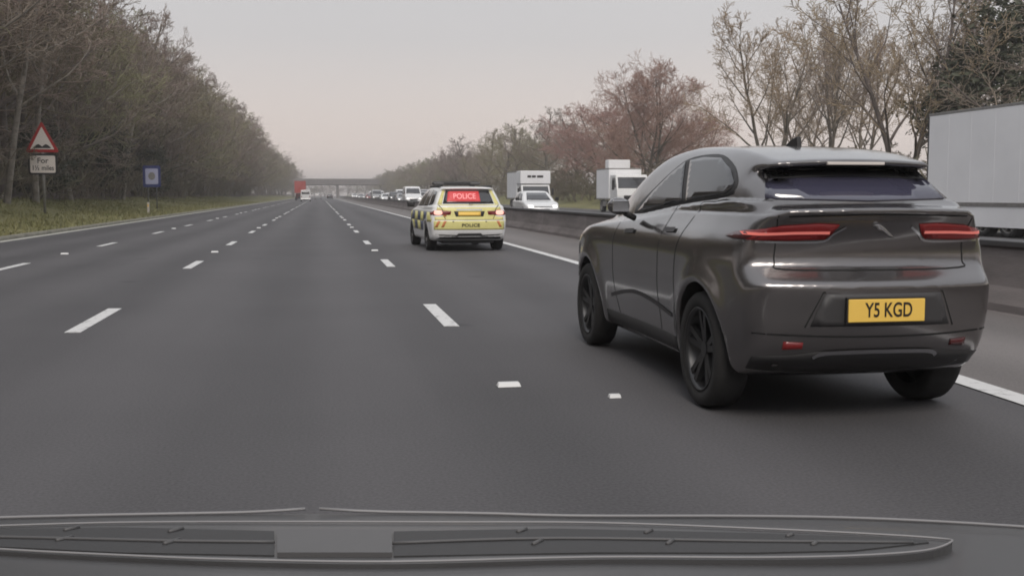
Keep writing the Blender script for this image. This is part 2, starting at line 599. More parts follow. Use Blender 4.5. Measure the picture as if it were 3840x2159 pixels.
class Body:
    def __init__(self, V, Q):
        self.V, self.Q = V, Q
        self.bvh = BVHTree.FromPolygons([Vector(v) for v in V], [tuple(int(i) for i in q) for q in Q])
    def cast(self, plane, a, b):
        if plane == 'left': o, d = Vector((-4, a, b)), Vector((1, 0, 0))
        elif plane == 'right': o, d = Vector((4, a, b)), Vector((-1, 0, 0))
        elif plane == 'rear': o, d = Vector((a, -6, b)), Vector((0, 1, 0))
        elif plane == 'front': o, d = Vector((a, 12, b)), Vector((0, -1, 0))
        else: o, d = Vector((a, b, 6)), Vector((0, 0, -1))
        h = self.bvh.ray_cast(o, d)
        return (h[0], h[1], -d) if h[0] is not None else (None, None, -d)
    def patch(self, name, plane, poly, m, parent, off=0.004, step=0.05, smooth=0, thick=0.02, depth=None):
        P = catmull(poly, smooth) if smooth else np.array(poly, float)
        n = len(P)
        # densify the outline
        out = []
        for i in range(n):
            a, b = P[i], P[(i + 1) % n]
            k = max(1, int(np.linalg.norm(b - a) / step))
            for q in range(k): out.append(a + (b - a) * q / k)
        out = np.array(out)
        lo, hi = out.min(0), out.max(0)
        gx, gy = np.meshgrid(np.arange(lo[0] + step / 2, hi[0], step), np.arange(lo[1] + step / 2, hi[1], step))
        g = np.stack([gx.ravel(), gy.ravel()], 1)
        if len(g):
            sd_ = poly_sdf(g[:, 0], g[:, 1], out)
            g = g[sd_ < -step * 0.35]
        pts = [Vector(p) for p in out] + [Vector(p) for p in g]
        r_ = delaunay_2d_cdt(pts, [], [list(range(len(out)))], 1, 1e-5)
        vs2, fs = r_[0], r_[2]
        V, N = [], []
        last = None
        for v in vs2:
            h, nn, back = self.cast(plane, v.x, v.y)
            if h is None:
                h = last if last else Vector((0, 0, 0)); nn = back
            if nn.dot(back) < 0: nn = -nn
            last = h
            V.append(h + nn * off); N.append(nn)
        F = []
        for f in fs:
            f = list(f)
            if len(f) < 3: continue
            nn = (V[f[1]] - V[f[0]]).cross(V[f[2]] - V[f[0]])
            if nn.dot(N[f[0]]) < 0: f = f[::-1]
            F.append(f)
        # skirt so the panel has real thickness
        cnt = {}
        for f in F:
            for i in range(len(f)):
                e = (f[i], f[(i + 1) % len(f)])
                cnt[e] = 1
        bnd = [e for e in cnt if (e[1], e[0]) not in cnt]
        mp = {}
        for a, b in bnd:
            for q in (a, b):
                if q not in mp:
                    mp[q] = len(V); V.append(V[q] - N[q] * thick)
        nf = len(F)
        for a, b in bnd: F.append([b, a, mp[a], mp[b]])
        me = pmesh(name, V, F, True)
        for p in list(me.polygons)[nf:]: p.use_smooth = False
        return link(name, me, m, parent)
    def strip(self, name, plane, path, width, m, parent, off=0.002, smooth=6, closed=False):
        P = catmull(path, smooth, closed=closed) if smooth else np.array(path, float)
        V, F = [], []
        k = len(P)
        for i in range(k):
            if closed: d = P[(i + 1) % k] - P[i - 1]
            else: d = P[min(i + 1, k - 1)] - P[max(i - 1, 0)]
            d = d / (np.linalg.norm(d) + 1e-9)
            nrm = np.array([-d[1], d[0]]) * width / 2
            for s_ in (1, -1):
                q = P[i] + nrm * s_
                h, nn, back = self.cast(plane, q[0], q[1])
                if h is None:
                    h = V[-2] if len(V) > 1 else Vector((0, 0, 0)); nn = back
                if nn.dot(back) < 0: nn = -nn
                V.append(h + nn * off)
        for i in range(k if closed else k - 1):
            j = (i + 1) % k
            F.append((2 * i, 2 * i + 1, 2 * j + 1, 2 * j))
        return link(name, pmesh(name, V, F, True), m, parent)

WHEEL_CACHE = {}
def wheel(parent, x, y, r, wdt, side, spokes=5, rim_m='alloy', detail=True):
    key = (round(r, 3), round(wdt, 3), detail)
    if key not in WHEEL_CACHE:
        h = wdt / 2
        n = 48 if detail else 20
        ty = lathe_me('tyre', [(r * .70, -h * .8), (r * .78, -h), (r * .93, -h), (r * .985, -h * .8), (r, -h * .45), (r, h * .45), (r * .985, h * .8), (r * .93, h), (r * .78, h), (r * .70, h * .8)], n)
        # rim: barrel, dish and spokes; outside face at +x
        V, F = [], []
        bm = bmesh.new()
        rm = lathe_me('rim_tmp', [(r * .71, h * .85), (r * .73, h * .95), (r * .70, h * .96), (r * .66, h * .7), (r * .64, -h * .2), (r * .3, -h * .25), (0.001, -h * .25)], n)
        bm.from_mesh(rm)
        bpy.data.meshes.remove(rm)
        for i in range(spokes):
            a = i / spokes * 2 * math.pi
            for da in (-0.17, 0.17):
                mtx = Matrix.Rotation(a, 4, 'X')
                pts = []
                for (rr, aa, xx) in ((r * .12, da * 1.2, h * .55), (r * .70, da, h * .78)):
                    for sgn in (-1, 1):
                        wd = r * .055
                        pts.append(Vector((xx, rr * math.sin(aa) + sgn * wd, rr * math.cos(aa))))
                vs_ = [bm.verts.new(mtx @ p) for p in pts]
                vb = [bm.verts.new(mtx @ (p - Vector((h * .35, 0, 0)))) for p in pts]
                bm.faces.new((vs_[0], vs_[1], vs_[3], vs_[2]))
                bm.faces.new((vs_[0], vs_[2], vb[2], vb[0]))
                bm.faces.new((vs_[1], vb[1], vb[3], vs_[3]))
        cv = [bm.verts.new((h * .6, r * .14 * math.cos(q / 12 * 2 * math.pi), r * .14 * math.sin(q / 12 * 2 * math.pi))) for q in range(12)]
        bm.faces.new(cv)
        me = bpy.data.meshes.new('rim')
        bm.to_mesh(me)
        bm.free()
        WHEEL_CACHE[key] = (ty, me)
    ty, rm = WHEEL_CACHE[key]
    o = link('wheel', ty, 'tyre', parent, (x, y, r))
    if side < 0: o.rotation_euler = (0, 0, math.pi)
    link('rim', rm, rim_m, o)
    return o
# ================================================================== the setting
def sheet(name, xs_z, ys, m, jitter=0.0):
    """cross-section (x,z) list swept along ys"""
    V, F = [], []
    k = len(xs_z)
    for y in ys:
        for x, z in xs_z:
            V.append((x, y, z + (rng.uniform(-jitter, jitter) if z > 0.2 else 0)))
    for i in range(len(ys) - 1):
        for j in range(k - 1):
            F.append((i * k + j, i * k + j + 1, (i + 1) * k + j + 1, (i + 1) * k + j))
    return struct(link(name, pmesh(name, V, F, True), m))

sheet('ground', [(-1000, -0.45), (1000, -0.45)], [-200, 2000], 'leaf_litter')
road = sheet('road', [(-8.9, 0), (7.35, 0)], [-190, 60, 300, 1100], 'asphalt')
opp = sheet('opposite_road', [(8.0, 0), (24.2, 0)], [-190, 60, 300, 1100], 'asphalt')
strip_ys = [-190] + [5 + i * 5 for i in range(30)] + [300, 600, 1100]
def line_x(y): return 4.86 - 0.62 * math.exp(-max(y - 5.5, -3) / 9.0)
V, F = [], []
for i, y in enumerate(strip_ys):
    V += [(line_x(y) + 0.22, y, 0.004), (7.35, y, 0.004)]
    if i: F.append((2 * i - 2, 2 * i - 1, 2 * i + 1, 2 * i))
struct(link('hard_strip', pmesh('hard_strip', V, F), 'asphalt_pale'))
struct(link('reservation', pmesh('reservation', [(7.3, -190, .006), (8.1, -190, .006), (8.1, 1100, .006), (7.3, 1100, .006)], [(0, 1, 2, 3)]), 'concrete'))

# verges: left bank up into the wood, right bank behind the far carriageway
ysv = [-190, -120, -60, -30, 0] + [20 + 6 * i for i in range(60)] + [420, 500, 700, 1100]
left_prof = [(-8.9, .02), (-9.6, .10), (-11.2, .22), (-12.8, .38), (-14.2, .70), (-15.6, 1.05), (-17.5, 1.25), (-21, 1.5), (-28, 2.0), (-45, 2.6), (-120, 3.0), (-900, 3.0)]
vl = sheet('verge_left', left_prof[::-1], ysv, 'grass', 0.07)
right_prof = [(24.2, .02), (25.2, .15), (26.8, .5), (29, 1.1), (33, 1.6), (45, 2.0), (120, 2.5), (900, 2.5)]
sheet('verge_right', right_prof, ysv, 'grass', 0.07)
def gz(x):
    pr = left_prof[::-1] if x < 0 else right_prof
    return float(np.interp(x, [p[0] for p in pr], [p[1] for p in pr]))
# leaf-strewn wood floor laid over the banks
V, F = [], []
for i, y in enumerate(ysv):
    e = rng.uniform(-.7, .7)
    row = [-15.3 + e, -17.5, -21, -28, -45, -110]
    V += [(x, y, gz(x) + .09) for x in row]
    if i:
        for j in range(5):
            a = (i - 1) * 6 + j; b = i * 6 + j
            F.append((a, b, b + 1, a + 1))
struct(link('wood_floor', pmesh('wood_floor', V, F, True), 'leaf_litter'))

# kerb along the left edge
kb = sheet('kerb', [(-9.2, -.02), (-9.2, .085), (-9.17, .10), (-8.93, .10), (-8.9, .08), (-8.9, -.02)], [-190, 60, 200, 500, 1100], 'kerb')

# painted lines
def quad_strip(name, fx0, fx1, ys, z, m, parent):
    V, F = [], []
    for i, y in enumerate(ys):
        V += [(fx0(y), y, z), (fx1(y), y, z)]
        if i: F.append((2 * i - 2, 2 * i - 1, 2 * i + 1, 2 * i))
    return link(name, pmesh(name, V, F), m, parent)
ysl = [-190] + [2 + 2 * i for i in range(30)] + [80, 120, 200, 400, 1100]
quad_strip('edge_line', lambda y: -8.86, lambda y: -8.58, ysl, .004, 'edge_paint', road)
quad_strip('edge_line', lambda y: line_x(y), lambda y: line_x(y) + .2, ysl, .008, 'paint', road)
quad_strip('edge_line', lambda y: 8.75, lambda y: 8.95, ysl, .004, 'paint', opp)
quad_strip('edge_line', lambda y: 23.5, lambda y: 23.7, ysl, .004, 'edge_paint', opp)
# worn dashes, three lane lines, nine metres from one to the next
dash_me = pmesh('lane_dash', [(-.075, -1.08, 0), (.075, -1.1, 0), (.072, 1.08, 0), (-.078, 1.1, 0), (-.075, -1.08, .004), (.075, -1.1, .004), (.072, 1.08, .004), (-.078, 1.1, .004)],
                [(4, 5, 6, 7), (0, 1, 5, 4), (1, 2, 6, 5), (2, 3, 7, 6), (3, 0, 4, 7)])
for x0, ph in ((1.27, 11.6), (-2.33, 11.75), (-5.5, 11.65)):
    for k in range(-1, 34):
        y = ph + 9 * k
        link('lane_dash', dash_me, 'paint', road, (x0 + rng.uniform(-.015, .015), y, .002))
for x0 in (12.6, 16.25, 19.9):
    for k in range(0, 30):
        link('lane_dash', dash_me, 'paint', opp, (x0, 14 + 9 * k, .002))
# reflecting road studs
def stud_mesh():
    bm = bmesh.new()
    bmesh.ops.create_cube(bm, size=1)
    for v in bm.verts:
        s_ = 0.55 if v.co.z > 0 else 1
        v.co = Vector((v.co.x * .13 * (s_ * .3 + .7), v.co.y * .11 * s_, v.co.z * .03 + .015))
    bmesh.ops.bevel(bm, geom=bm.edges[:], offset=.004, segments=1, affect='EDGES')
    me = bpy.data.meshes.new('road_stud')
    bm.to_mesh(me); bm.free()
    return me
sm = stud_mesh()
for x0, ph in ((1.27, 7.12), (-2.33, 7.1), (-5.5, 6.9)):
    for k in range(0, 12):
        so_ = link('road_stud', sm, 'stud', road, (x0 - .02, ph + 18 * k, .002)); so_.scale = (1.25, .8, 1)
so_ = link('road_stud', sm, 'stud', road, (1.85, 6.6, .002)); so_.scale = (.6, .55, .8)

# concrete safety barrier on the central reservation
prof = [(7.42, 0), (7.42, .09), (7.50, .28), (7.545, .69), (7.57, .72), (7.83, .72), (7.855, .69), (7.90, .28), (7.98, .09), (7.98, 0)]
bar = thing('concrete_barrier', 'long grey concrete safety barrier between the two carriageways', 'barrier', (0, 0, .004))
sec_me = prism_me('barrier_section', prof, 'y', 0.006, 5.994)
for k in range(-10, 70):
    link('barrier_section', sec_me, 'concrete', bar, (0, k * 6, 0))
box('steel_cap', (7.50, 7.90, -60, 420, .722, .785), 'grey_plastic', bar, .01)

# tufts of rough grass on the left verge
N = 34000
yy = 28 + (nrg.random(N) ** 1.6) * 150
xx = -9.3 - nrg.random(N) * 6.5
zz = np.interp(xx, [p[0] for p in left_prof[::-1]], [p[1] for p in left_prof[::-1]])
hh = 0.07 + nrg.random(N) ** 3 * .20
ang = nrg.random(N) * 2 * np.pi
wd = .02 + .03 * nrg.random(N)
P = np.stack([xx, yy, zz - .03], 1)
t_ = np.stack([np.cos(ang), np.sin(ang), 0 * ang], 1)
lean = np.stack([nrg.normal(0, .1, N), nrg.normal(0, .1, N), hh], 1)
Vg = np.stack([P - t_ * wd[:, None], P + t_ * wd[:, None], P + lean], 1).reshape(-1, 3)
Fg = np.arange(3 * N).reshape(-1, 3)
gr = link('rough_grass', mesh_np('rough_grass', Vg, Fg), 'blade')
gr['kind'] = 'stuff'
tag(gr, 'rough olive grass tufts along the left verge', 'grass')
# ================================================================== bare winter trees
def grow_tree(seed, H, r0, style):
    rg = random.Random(seed)
    segs = {0: [], 1: []}      # 0 trunk and limbs, 1 fine crown
    def unit(v):
        l = math.sqrt(v[0] ** 2 + v[1] ** 2 + v[2] ** 2) + 1e-9
        return (v[0] / l, v[1] / l, v[2] / l)
    def branch(p, d, L, r, lev):
        ns = (7, 5, 4, 3, 2)[lev]
        pts = [p]
        rads = [r]
        wob = (.07, .13, .17, .2, .2)[lev] * style.get('wob', 1)
        up = (.02, .10, .10, .06, .04)[lev] * style.get('up', 1)
        dirs = [d]
        for i in range(ns):
            d = unit((d[0] + rg.gauss(0, wob), d[1] + rg.gauss(0, wob), d[2] + rg.gauss(0, wob * .7) + up))
            p = (p[0] + d[0] * L / ns, p[1] + d[1] * L / ns, p[2] + d[2] * L / ns)
            pts.append(p); dirs.append(d)
            t = (i + 1) / ns
            rads.append(max(r * (1 - t * (.80 if lev else .72)), style.get('rmin', .006)))
        b = segs[0] if lev <= 1 else segs[1]
        for i in range(ns): b.append((pts[i], pts[i + 1], rads[i], rads[i + 1]))
        if lev >= style.get('levels', 4): return
        n = style['n'][lev]
        t0 = style['t0'] if lev == 0 else .22
        for k in range(n):
            t = t0 + (1 - t0) * (k + rg.random()) / n
            i = min(int(t * ns), ns - 1)
            f = t * ns - i
            q = tuple(pts[i][c] * (1 - f) + pts[i + 1][c] * f for c in range(3))
            rr = rads[i] * (1 - f) + rads[i + 1] * f
            a = rg.random() * 2 * math.pi if lev else k * 2.4 + rg.random() * .8
            th = math.radians(rg.uniform(*style['ang'][min(lev, len(style['ang']) - 1)]))
            dd = dirs[i]
            ref = (0, 0, 1) if abs(dd[2]) < .9 else (1, 0, 0)
            u = unit((dd[1] * ref[2] - dd[2] * ref[1], dd[2] * ref[0] - dd[0] * ref[2], dd[0] * ref[1] - dd[1] * ref[0]))
            v = (dd[1] * u[2] - dd[2] * u[1], dd[2] * u[0] - dd[0] * u[2], dd[0] * u[1] - dd[1] * u[0])
            s_, c_ = math.sin(th), math.cos(th)
            nd = unit(tuple(dd[q_] * c_ + s_ * (u[q_] * math.cos(a) + v[q_] * math.sin(a)) for q_ in range(3)))
            if lev == 0:
                sh = style['shape'](t)
                LL = H * sh * rg.uniform(.8, 1.15)
            else:
                LL = L * (.62, .52, .5, .5)[lev] * rg.uniform(.6, 1.15) * (1.15 - .45 * t)
            branch(q, nd, LL, max(rr * (.62, .58, .6, .6)[lev], style.get('rmin', .006)), lev + 1)
    stems = style.get('stems', 1)
    for s_ in range(stems):
        a = s_ / stems * 6.28 + rg.random()
        ln = style.get('lean', .03) * (1 if stems > 1 else rg.random())
        branch((math.cos(a) * .12 * (stems > 1), math.sin(a) * .12 * (stems > 1), -.3), unit((math.cos(a) * ln, math.sin(a) * ln, 1)), H * .86 * rg.uniform(.9, 1.0), r0 / math.sqrt(stems), 0)
    out = []
    for b, n in ((segs[0], 6), (segs[1], 3)):
        a = b
        V, F = seg_tubes([s[0] for s in a], [s[1] for s in a], [s[2] for s in a], [s[3] for s in a], n)
        out.append(mesh_np('trunk' if n == 6 else 'crown', V, F, n == 6))
    return out

shape_wood = lambda t: .10 + .24 * math.sin(min(1, .25 + t * .9) * math.pi) ** .8
shape_round = lambda t: .16 + .30 * math.sin(min(1, .2 + t * .85) * math.pi)
shape_open = lambda t: .14 + .30 * (1 - t) ** .6
ST = {
    'wood': dict(n=(20, 9, 7, 4), t0=.12, ang=((45, 80), (30, 65), (25, 65)), shape=shape_wood, rmin=.012, up=1.1),
    'open': dict(n=(13, 8, 6, 3), t0=.18, ang=((28, 48), (22, 50), (25, 60)), shape=shape_open, rmin=.014, up=1.0, stems=2, lean=.16),
    'round': dict(n=(14, 9, 8, 5), t0=.10, ang=((35, 75), (30, 65), (25, 65)), shape=shape_round, rmin=.011, up=.9, stems=3, lean=.22),
    'shrub': dict(n=(4, 6, 4), levels=3, t0=.06, ang=((35, 70), (30, 65), (25, 65)), shape=lambda t: .42 - .2 * t, rmin=.016, up=.8, stems=4, lean=.42),
}
PROTO = {}
def proto(kind, i, H, r0, twig, key=None):
    t, c = grow_tree(100 * i + len(kind), H, r0, ST[kind])
    t.materials.append(M['bark']); c.materials.append(M[twig])
    PROTO.setdefault(key or kind, []).append((t, c, H))
for i, tw in enumerate(('twig_brown', 'twig_olive', 'twig_brown', 'twig_brown', 'twig_olive')): proto('wood', i, 16.0, .22, tw)
for i, tw in enumerate(('twig_tan', 'twig_tan', 'twig_brown')): proto('open', i, 13.0, .23, tw)
for i, tw in enumerate(('twig_red', 'twig_red')): proto('round', i, 12.0, .24, tw)
for i, tw in enumerate(('twig_brown', 'twig_olive', 'twig_red')): proto('shrub', i, 4.0, .10, tw)

def evergreen_me(seed, H, rad):
    """leafy crown: many small leaf faces clustered on clumps"""
    g = np.random.default_rng(seed)
    K = 46
    cz = H * (.18 + .78 * g.random(K))
    rr = rad * np.sqrt(np.clip(1 - ((cz / H - .5) / .55) ** 2, .06, 1)) * np.sqrt(g.random(K))
    th = g.random(K) * 6.283
    C = np.stack([rr * np.cos(th), rr * np.sin(th), cz], 1)
    n = 190
    P = (C[:, None, :] + g.normal(0, 1, (K, n, 3)) * np.array([.30, .30, .24]) * rad * .62).reshape(-1, 3)
    a = g.normal(0, 1, P.shape); a /= np.linalg.norm(a, axis=1, keepdims=True)
    b = np.cross(a, g.normal(0, 1, P.shape)); b /= np.linalg.norm(b, axis=1, keepdims=True)
    s = (.07 + .10 * g.random(len(P)))[:, None]
    V = np.stack([P - a * s, P + b * s * .5, P + a * s, P - b * s * .5], 1).reshape(-1, 3)
    return mesh_np('crown', V, np.arange(len(V)).reshape(-1, 4))
ev_tr = prism_me('trunk', [(.16 * math.cos(q), .16 * math.sin(q)) for q in np.linspace(0, 6.283, 9)[:-1]], 'z', -.3, 5.0)
ev_tr.materials.append(M['bark'])
for i in range(2):
    c = evergreen_me(50 + i, 8.0, 2.6)
    c.materials.append(M['evergreen'])
    PROTO.setdefault('evergreen', []).append((ev_tr, c, 8.0))

t_, c_ = grow_tree(977, 15.0, .17, dict(ST['wood'], n=(12, 7, 6, 3), t0=.35, ang=((25, 55), (25, 55), (25, 60))))
t_.materials.append(M['pale_bark']); c_.materials.append(M['twig_brown'])
PROTO['pale'] = [(t_, c_, 15.0)]

def plant(kind, i, x, y, H, label, group=None, name='bare_tree', cat='tree', wide=1.0, rz=None, z=None):
    t, c, H0 = PROTO[kind][i % len(PROTO[kind])]
    o = thing(name, label, cat, (x, y, gz(x) if z is None else z), rng.random() * 6.28 if rz is None else rz, group)
    s_ = H / H0
    o.scale = (s_ * wide, s_ * wide, s_)
    link('trunk', t, None, o)
    link('crown', c, None, o)
    return o

# ---- left wood
ORD = ['first', 'second', 'third', 'fourth', 'fifth', 'sixth', 'seventh', 'eighth', 'ninth', 'tenth', 'eleventh', 'twelfth', 'thirteenth', 'fourteenth']
k = 0
y = 56.0
while y < 108:
    o = ORD[k]
    plant('wood', k, -16.6 + rng.uniform(-.9, .7), y, rng.uniform(18.0, 20.5), f'tall bare brown tree, {o} from the left along the front of the left wood', 'front trees of the left wood', wide=1.0)
    k += 1
    y += rng.uniform(3.6, 4.6)
for j, (y_, x_, h_, lb_) in enumerate(((55.5, -14.9, 16, 'slim pale-barked tree behind the triangular sign'), (61.5, -15.0, 17, 'slim pale-barked tree right of the triangular sign'), (70, -15.0, 15.5, 'slim pale-barked tree between the triangular sign and the blue sign'), (88, -15.1, 15, 'slim pale-barked tree just right of the blue sign'))):
    plant('pale', 0, x_, y_, h_, lb_, None)
for j, (y_, x_, h_, lb_) in enumerate(((66, -15.6, 4.2, 'dark evergreen bush at the foot of the wood right of the triangular sign'), (84, -15.8, 5.0, 'dark evergreen bush at the foot of the wood beside the blue sign'), (104, -15.6, 4.6, 'dark evergreen bush at the foot of the wood beyond the blue sign'))):
    plant('evergreen', j, x_, y_, h_, lb_, None, name='evergreen_bush', cat='bush', wide=1.3)
def left_row(x, y0, y1, sp, h0, h1, lab, grp, wide=1.1):
    y = y0
    q = rng.randrange(5)
    while y < y1:
        plant('wood', q, x + rng.uniform(-1.2, 1.2), y, rng.uniform(h0, h1), lab, grp, wide=wide)
        q += rng.choice((1, 2, 3))
        y += sp * rng.uniform(.75, 1.25)
LFAR = 'bare tree far along the front of the left wood, beyond the small blue sign'
LBACK = 'bare tree standing deep inside the left wood behind the front row'
left_row(-16.8, 108, 250, 4.6, 17.0, 20.0, LFAR, 'far front trees of the left wood', 1.15)
left_row(-17.5, 250, 560, 8.5, 16.5, 19, LFAR, 'far front trees of the left wood', 1.5)
left_row(-20.8, 66, 230, 4.8, 16, 19, LBACK, 'inner trees of the left wood', 1.15)
left_row(-25.5, 84, 260, 6.0, 16, 19.5, LBACK, 'inner trees of the left wood', 1.25)
left_row(-31, 105, 300, 8.0, 17, 20, LBACK, 'inner trees of the left wood', 1.35)

# the wood goes on beside and behind the camera (it darkens the flank of the grey car)
LNEAR = 'bare tree of the left wood standing beside or behind the camera, out of view'
left_row(-17.0, -70, 53, 6.0, 17, 20, LNEAR, 'unseen trees of the left wood', 1.25)
left_row(-22.0, -70, 62, 7.0, 17, 20, LNEAR, 'unseen trees of the left wood', 1.3)
# ---- right bank, individual trees one can pick out
def right_at(xp, X):      # Y of a point seen in picture column xp (2575 wide) at lateral X
    a = math.atan((xp - 1287.5) / 2700.0) + R(10.136)
    return X / math.tan(a)
RT = [('round', 0, 1635, 30, 12.6, 1.12, 'rounded reddish bare tree with a domed crown above the white truck'),
      ('open', 0, 1935, 30, 13.2, 1.0, 'open bare tree with spreading limbs above the roof of the grey car'),
      ('open', 2, 2085, 31, 12.0, .85, 'slim bare tree above the rear spoiler of the grey car'),
      ('open', 1, 2255, 29, 12.6, 1.05, 'forked bare tree just left of the large white trailer'),
      ('wood', 2, 2350, 36, 15.5, 1.05, 'tall dense bare tree rising behind the large white trailer'),
      ('open', 1, 2010, 39, 12.5, .9, 'paler bare tree set back behind the open tree over the grey car'),
      ('open', 0, 2170, 41, 13.0, .9, 'thin bare tree set back behind the grey car spoiler'),
      ('round', 1, 1745, 37, 8.4, 1.0, 'low reddish bare tree set back right of the domed tree'),
      ('evergreen', 0, 2520, 34, 9.6, 1.2, 'dark dense tree at the right edge above the white trailer'),
      ('wood', 0, 2450, 38, 11.5, 1.1, 'bare brown tree behind the white trailer at the right edge'),
      ('evergreen', 1, 2445, 33, 7.0, 1.2, 'dark evergreen bush showing over the middle of the white trailer')]
for kd, i, xp, X, H, wd_, lab in RT:
    plant(kd, i, X, right_at(xp, X), H, lab, None, wide=wd_)
for j, (xp, X, H, kd, lab) in enumerate([
        (1530, 31, 11.2, 'round', 'olive brown bare tree left of the domed reddish tree'),
        (1455, 31, 11.8, 'wood', 'bare tree behind the white box lorry on the right bank'),
        (1375, 31, 13.2, 'wood', 'bare tree above the white box lorry on the right bank'),
        (1310, 31, 14.2, 'wood', 'bare tree left of the white box lorry on the right bank'),
        (1262, 31, 14.4, 'wood', 'bare tree directly right of the police estate roof'),
        (1222, 31, 14.2, 'wood', 'bare tree rising above the police estate'),
        (1185, 31, 14.0, 'wood', 'bare tree over the left of the police estate roof')]):
    plant(kd, j + 1, X, right_at(xp, X), H, lab, None, wide=1.35)
RFAR = 'bare tree far along the right bank beyond the police estate'
y = right_at(1160, 31)
q = 0
while y < 560:
    plant('wood', q, 31 + rng.uniform(-1.5, 2.5), y, rng.uniform(11, 13.0), RFAR, 'far trees of the right bank', wide=1.5)
    q += 1
    y += rng.uniform(7, 10)
RBACK = 'bare tree in the second row of the right bank'
y = 118
while y < 330:
    plant('wood', q, 38 + rng.uniform(-2, 3), y, rng.uniform(11, 13.0), RBACK, 'second row of the right bank', wide=1.5)
    q += 1
    y += rng.uniform(9, 13)
y = -70
while y < 40:
    plant('wood', q, 32 + rng.uniform(-2, 3), y, rng.uniform(11, 13.5), 'bare tree of the right bank standing beside or behind the camera, out of view', 'unseen trees of the right bank', wide=1.4)
    q += 1
    y += rng.uniform(6, 8)
for j in range(16):  # unseen row added across the road; darkens the reflection in the grey car's tail
    plant('wood', j, -18 + j * 3.4, -74 + rng.uniform(-4, 4), rng.uniform(14, 17), 'bare tree in the wood behind the camera, out of view', 'unseen trees behind the camera', wide=1.5, z=0)
# ---- wood across the far end where the road bends away
FAR = 'hazy bare tree in the wood closing the far end of the road'
for j in range(34):
    plant('wood', j, -60 + j * 4.2, 610 + rng.uniform(-25, 25), rng.uniform(8.5, 11.0), FAR, 'trees at the far end', wide=1.9, z=0)

# ---- scrub under the trees: one mass nobody could count
def scrub(name, spots, label):
    Vs, Fs = [], []
    n0 = 0
    base = []
    for i in range(4):
        t, c, H0 = PROTO['shrub'][i % 3]
        for me in (t, c):
            v = np.empty(len(me.vertices) * 3, np.float32); me.vertices.foreach_get('co', v)
            f = np.empty(len(me.loops), np.int32); me.loops.foreach_get('vertex_index', f)
            base.append((v.reshape(-1, 3), f.reshape(-1, 4)))
    for (x, y, h) in spots:
        i = rng.randrange(3)
        a = rng.random() * 6.28
        for v, f in (base[2 * i], base[2 * i + 1]):
            s_ = h / 4.0
            ca, sa = math.cos(a), math.sin(a)
            V = np.stack([(v[:, 0] * ca - v[:, 1] * sa) * s_ * 1.5 + x, (v[:, 0] * sa + v[:, 1] * ca) * s_ * 1.5 + y, v[:, 2] * s_ + gz(x)], 1)
            Vs.append(V); Fs.append(f + n0); n0 += len(V)
    o = link(name, mesh_np(name, np.concatenate(Vs), np.concatenate(Fs)), 'scrub')
    o['kind'] = 'stuff'
    tag(o, label, 'scrub')
sp = []
y = 54
while y < 250:
    for x in (-16.0, -18.5, -22):
        sp.append((x + rng.uniform(-.7, .7), y + rng.uniform(-1, 1), rng.uniform(2.6, 5.0)))
    y += 3.4 if y < 130 else 6
scrub('undergrowth', sp, 'dark brown tangled scrub filling the foot of the left wood')
sp = []
y = 36
while y < 300:
    for x in (27.6, 30.5):
        sp.append((x + rng.uniform(-.8, .8), y + rng.uniform(-1, 1), rng.uniform(2.2, 4.2)))
    y += 4 if y < 150 else 7
scrub('hedge_scrub', sp, 'brown hedge scrub along the right bank behind the oncoming traffic')
# ================================================================== the grey car
HERO = dict(hw=.90, y0=-.79, y1=3.75, zt=1.635, wr=.355, arch=.41, axles=(0.0, 2.80), bow_r=.16, bow_f=.35, shoulder=.135, tumble=.215, crown=.045, flare=.022, round=.09,
    prof=[(-.52, .27), (-.66, .34), (-.74, .43), (-.775, .53), (-.79, .66), (-.80, .775), (-.79, .812), (-.71, .878), (-.672, .93), (-.675, 1.05), (-.725, 1.14), (-.775, 1.198), (-.765, 1.226), (-.66, 1.236), (-.60, 1.25), (-.46, 1.33), (-.33, 1.405), (-.24, 1.448), (-.28, 1.462), (-.39, 1.468), (-.425, 1.484), (-.40, 1.506), (-.25, 1.535),
          (-.03, 1.572), (.25, 1.605), (.7, 1.63), (1.15, 1.635), (1.6, 1.59), (2.0, 1.46), (2.4, 1.27), (2.62, 1.15), (2.9, 1.08), (3.3, .99), (3.6, .86), (3.73, .70), (3.75, .5), (3.68, .32), (3.4, .24), (2.5, .22), (1.4, .22), (.4, .22), (-.3, .24)],
    plan=[(-.9, .62), (-.79, .74), (-.7, .81), (-.5, .87), (-.2, .895), (.05, .90), (.5, .885), (1.2, .872), (2.2, .875), (2.8, .885), (3.3, .83), (3.6, .70), (3.85, .5)],
    sect=[(0.0, .12), (.25, .07), (.45, .03), (.65, .0), (.85, .0), (.94, .004), (1.01, .02), (1.07, .05), (1.13, .09), (1.19, .125), (1.25, .145), (1.8, .16)],
    belt=[(-.9, 1.215), (-.4, 1.24), (0, 1.235), (.8, 1.19), (1.7, 1.125), (2.4, 1.08), (3.8, 1.0)],
    cab=[(-.8, .12), (-.5, .09), (0, .04), (.6, 0), (1.8, 0), (2.6, .08), (3.8, .1)])

def with_cab(p):
    def ex(f, X, Y, Z):
        # greenhouse narrows in plan, shown as an extra trim above the belt line
        ins = stab(Y[0, :, 0], p['cab'])[None, :, None]
        plan = stab(Y[0, :, 0], p['plan'])[None, :, None]
        belt = stab(Y[0, :, 0], p['belt'])[None, :, None]
        t = np.clip((Z - belt) / (p['zt'] - belt), 0, 2)
        wc = plan - p['shoulder'] - ins - p['tumble'] * t ** 1.25
        k = np.clip((Z - belt) / 0.06 + 0.5, 0, 1)
        wc = wc + (1 - k) * .5
        return smax(f, (X - wc) * .9, .05)
    p['extra'] = ex
    return p

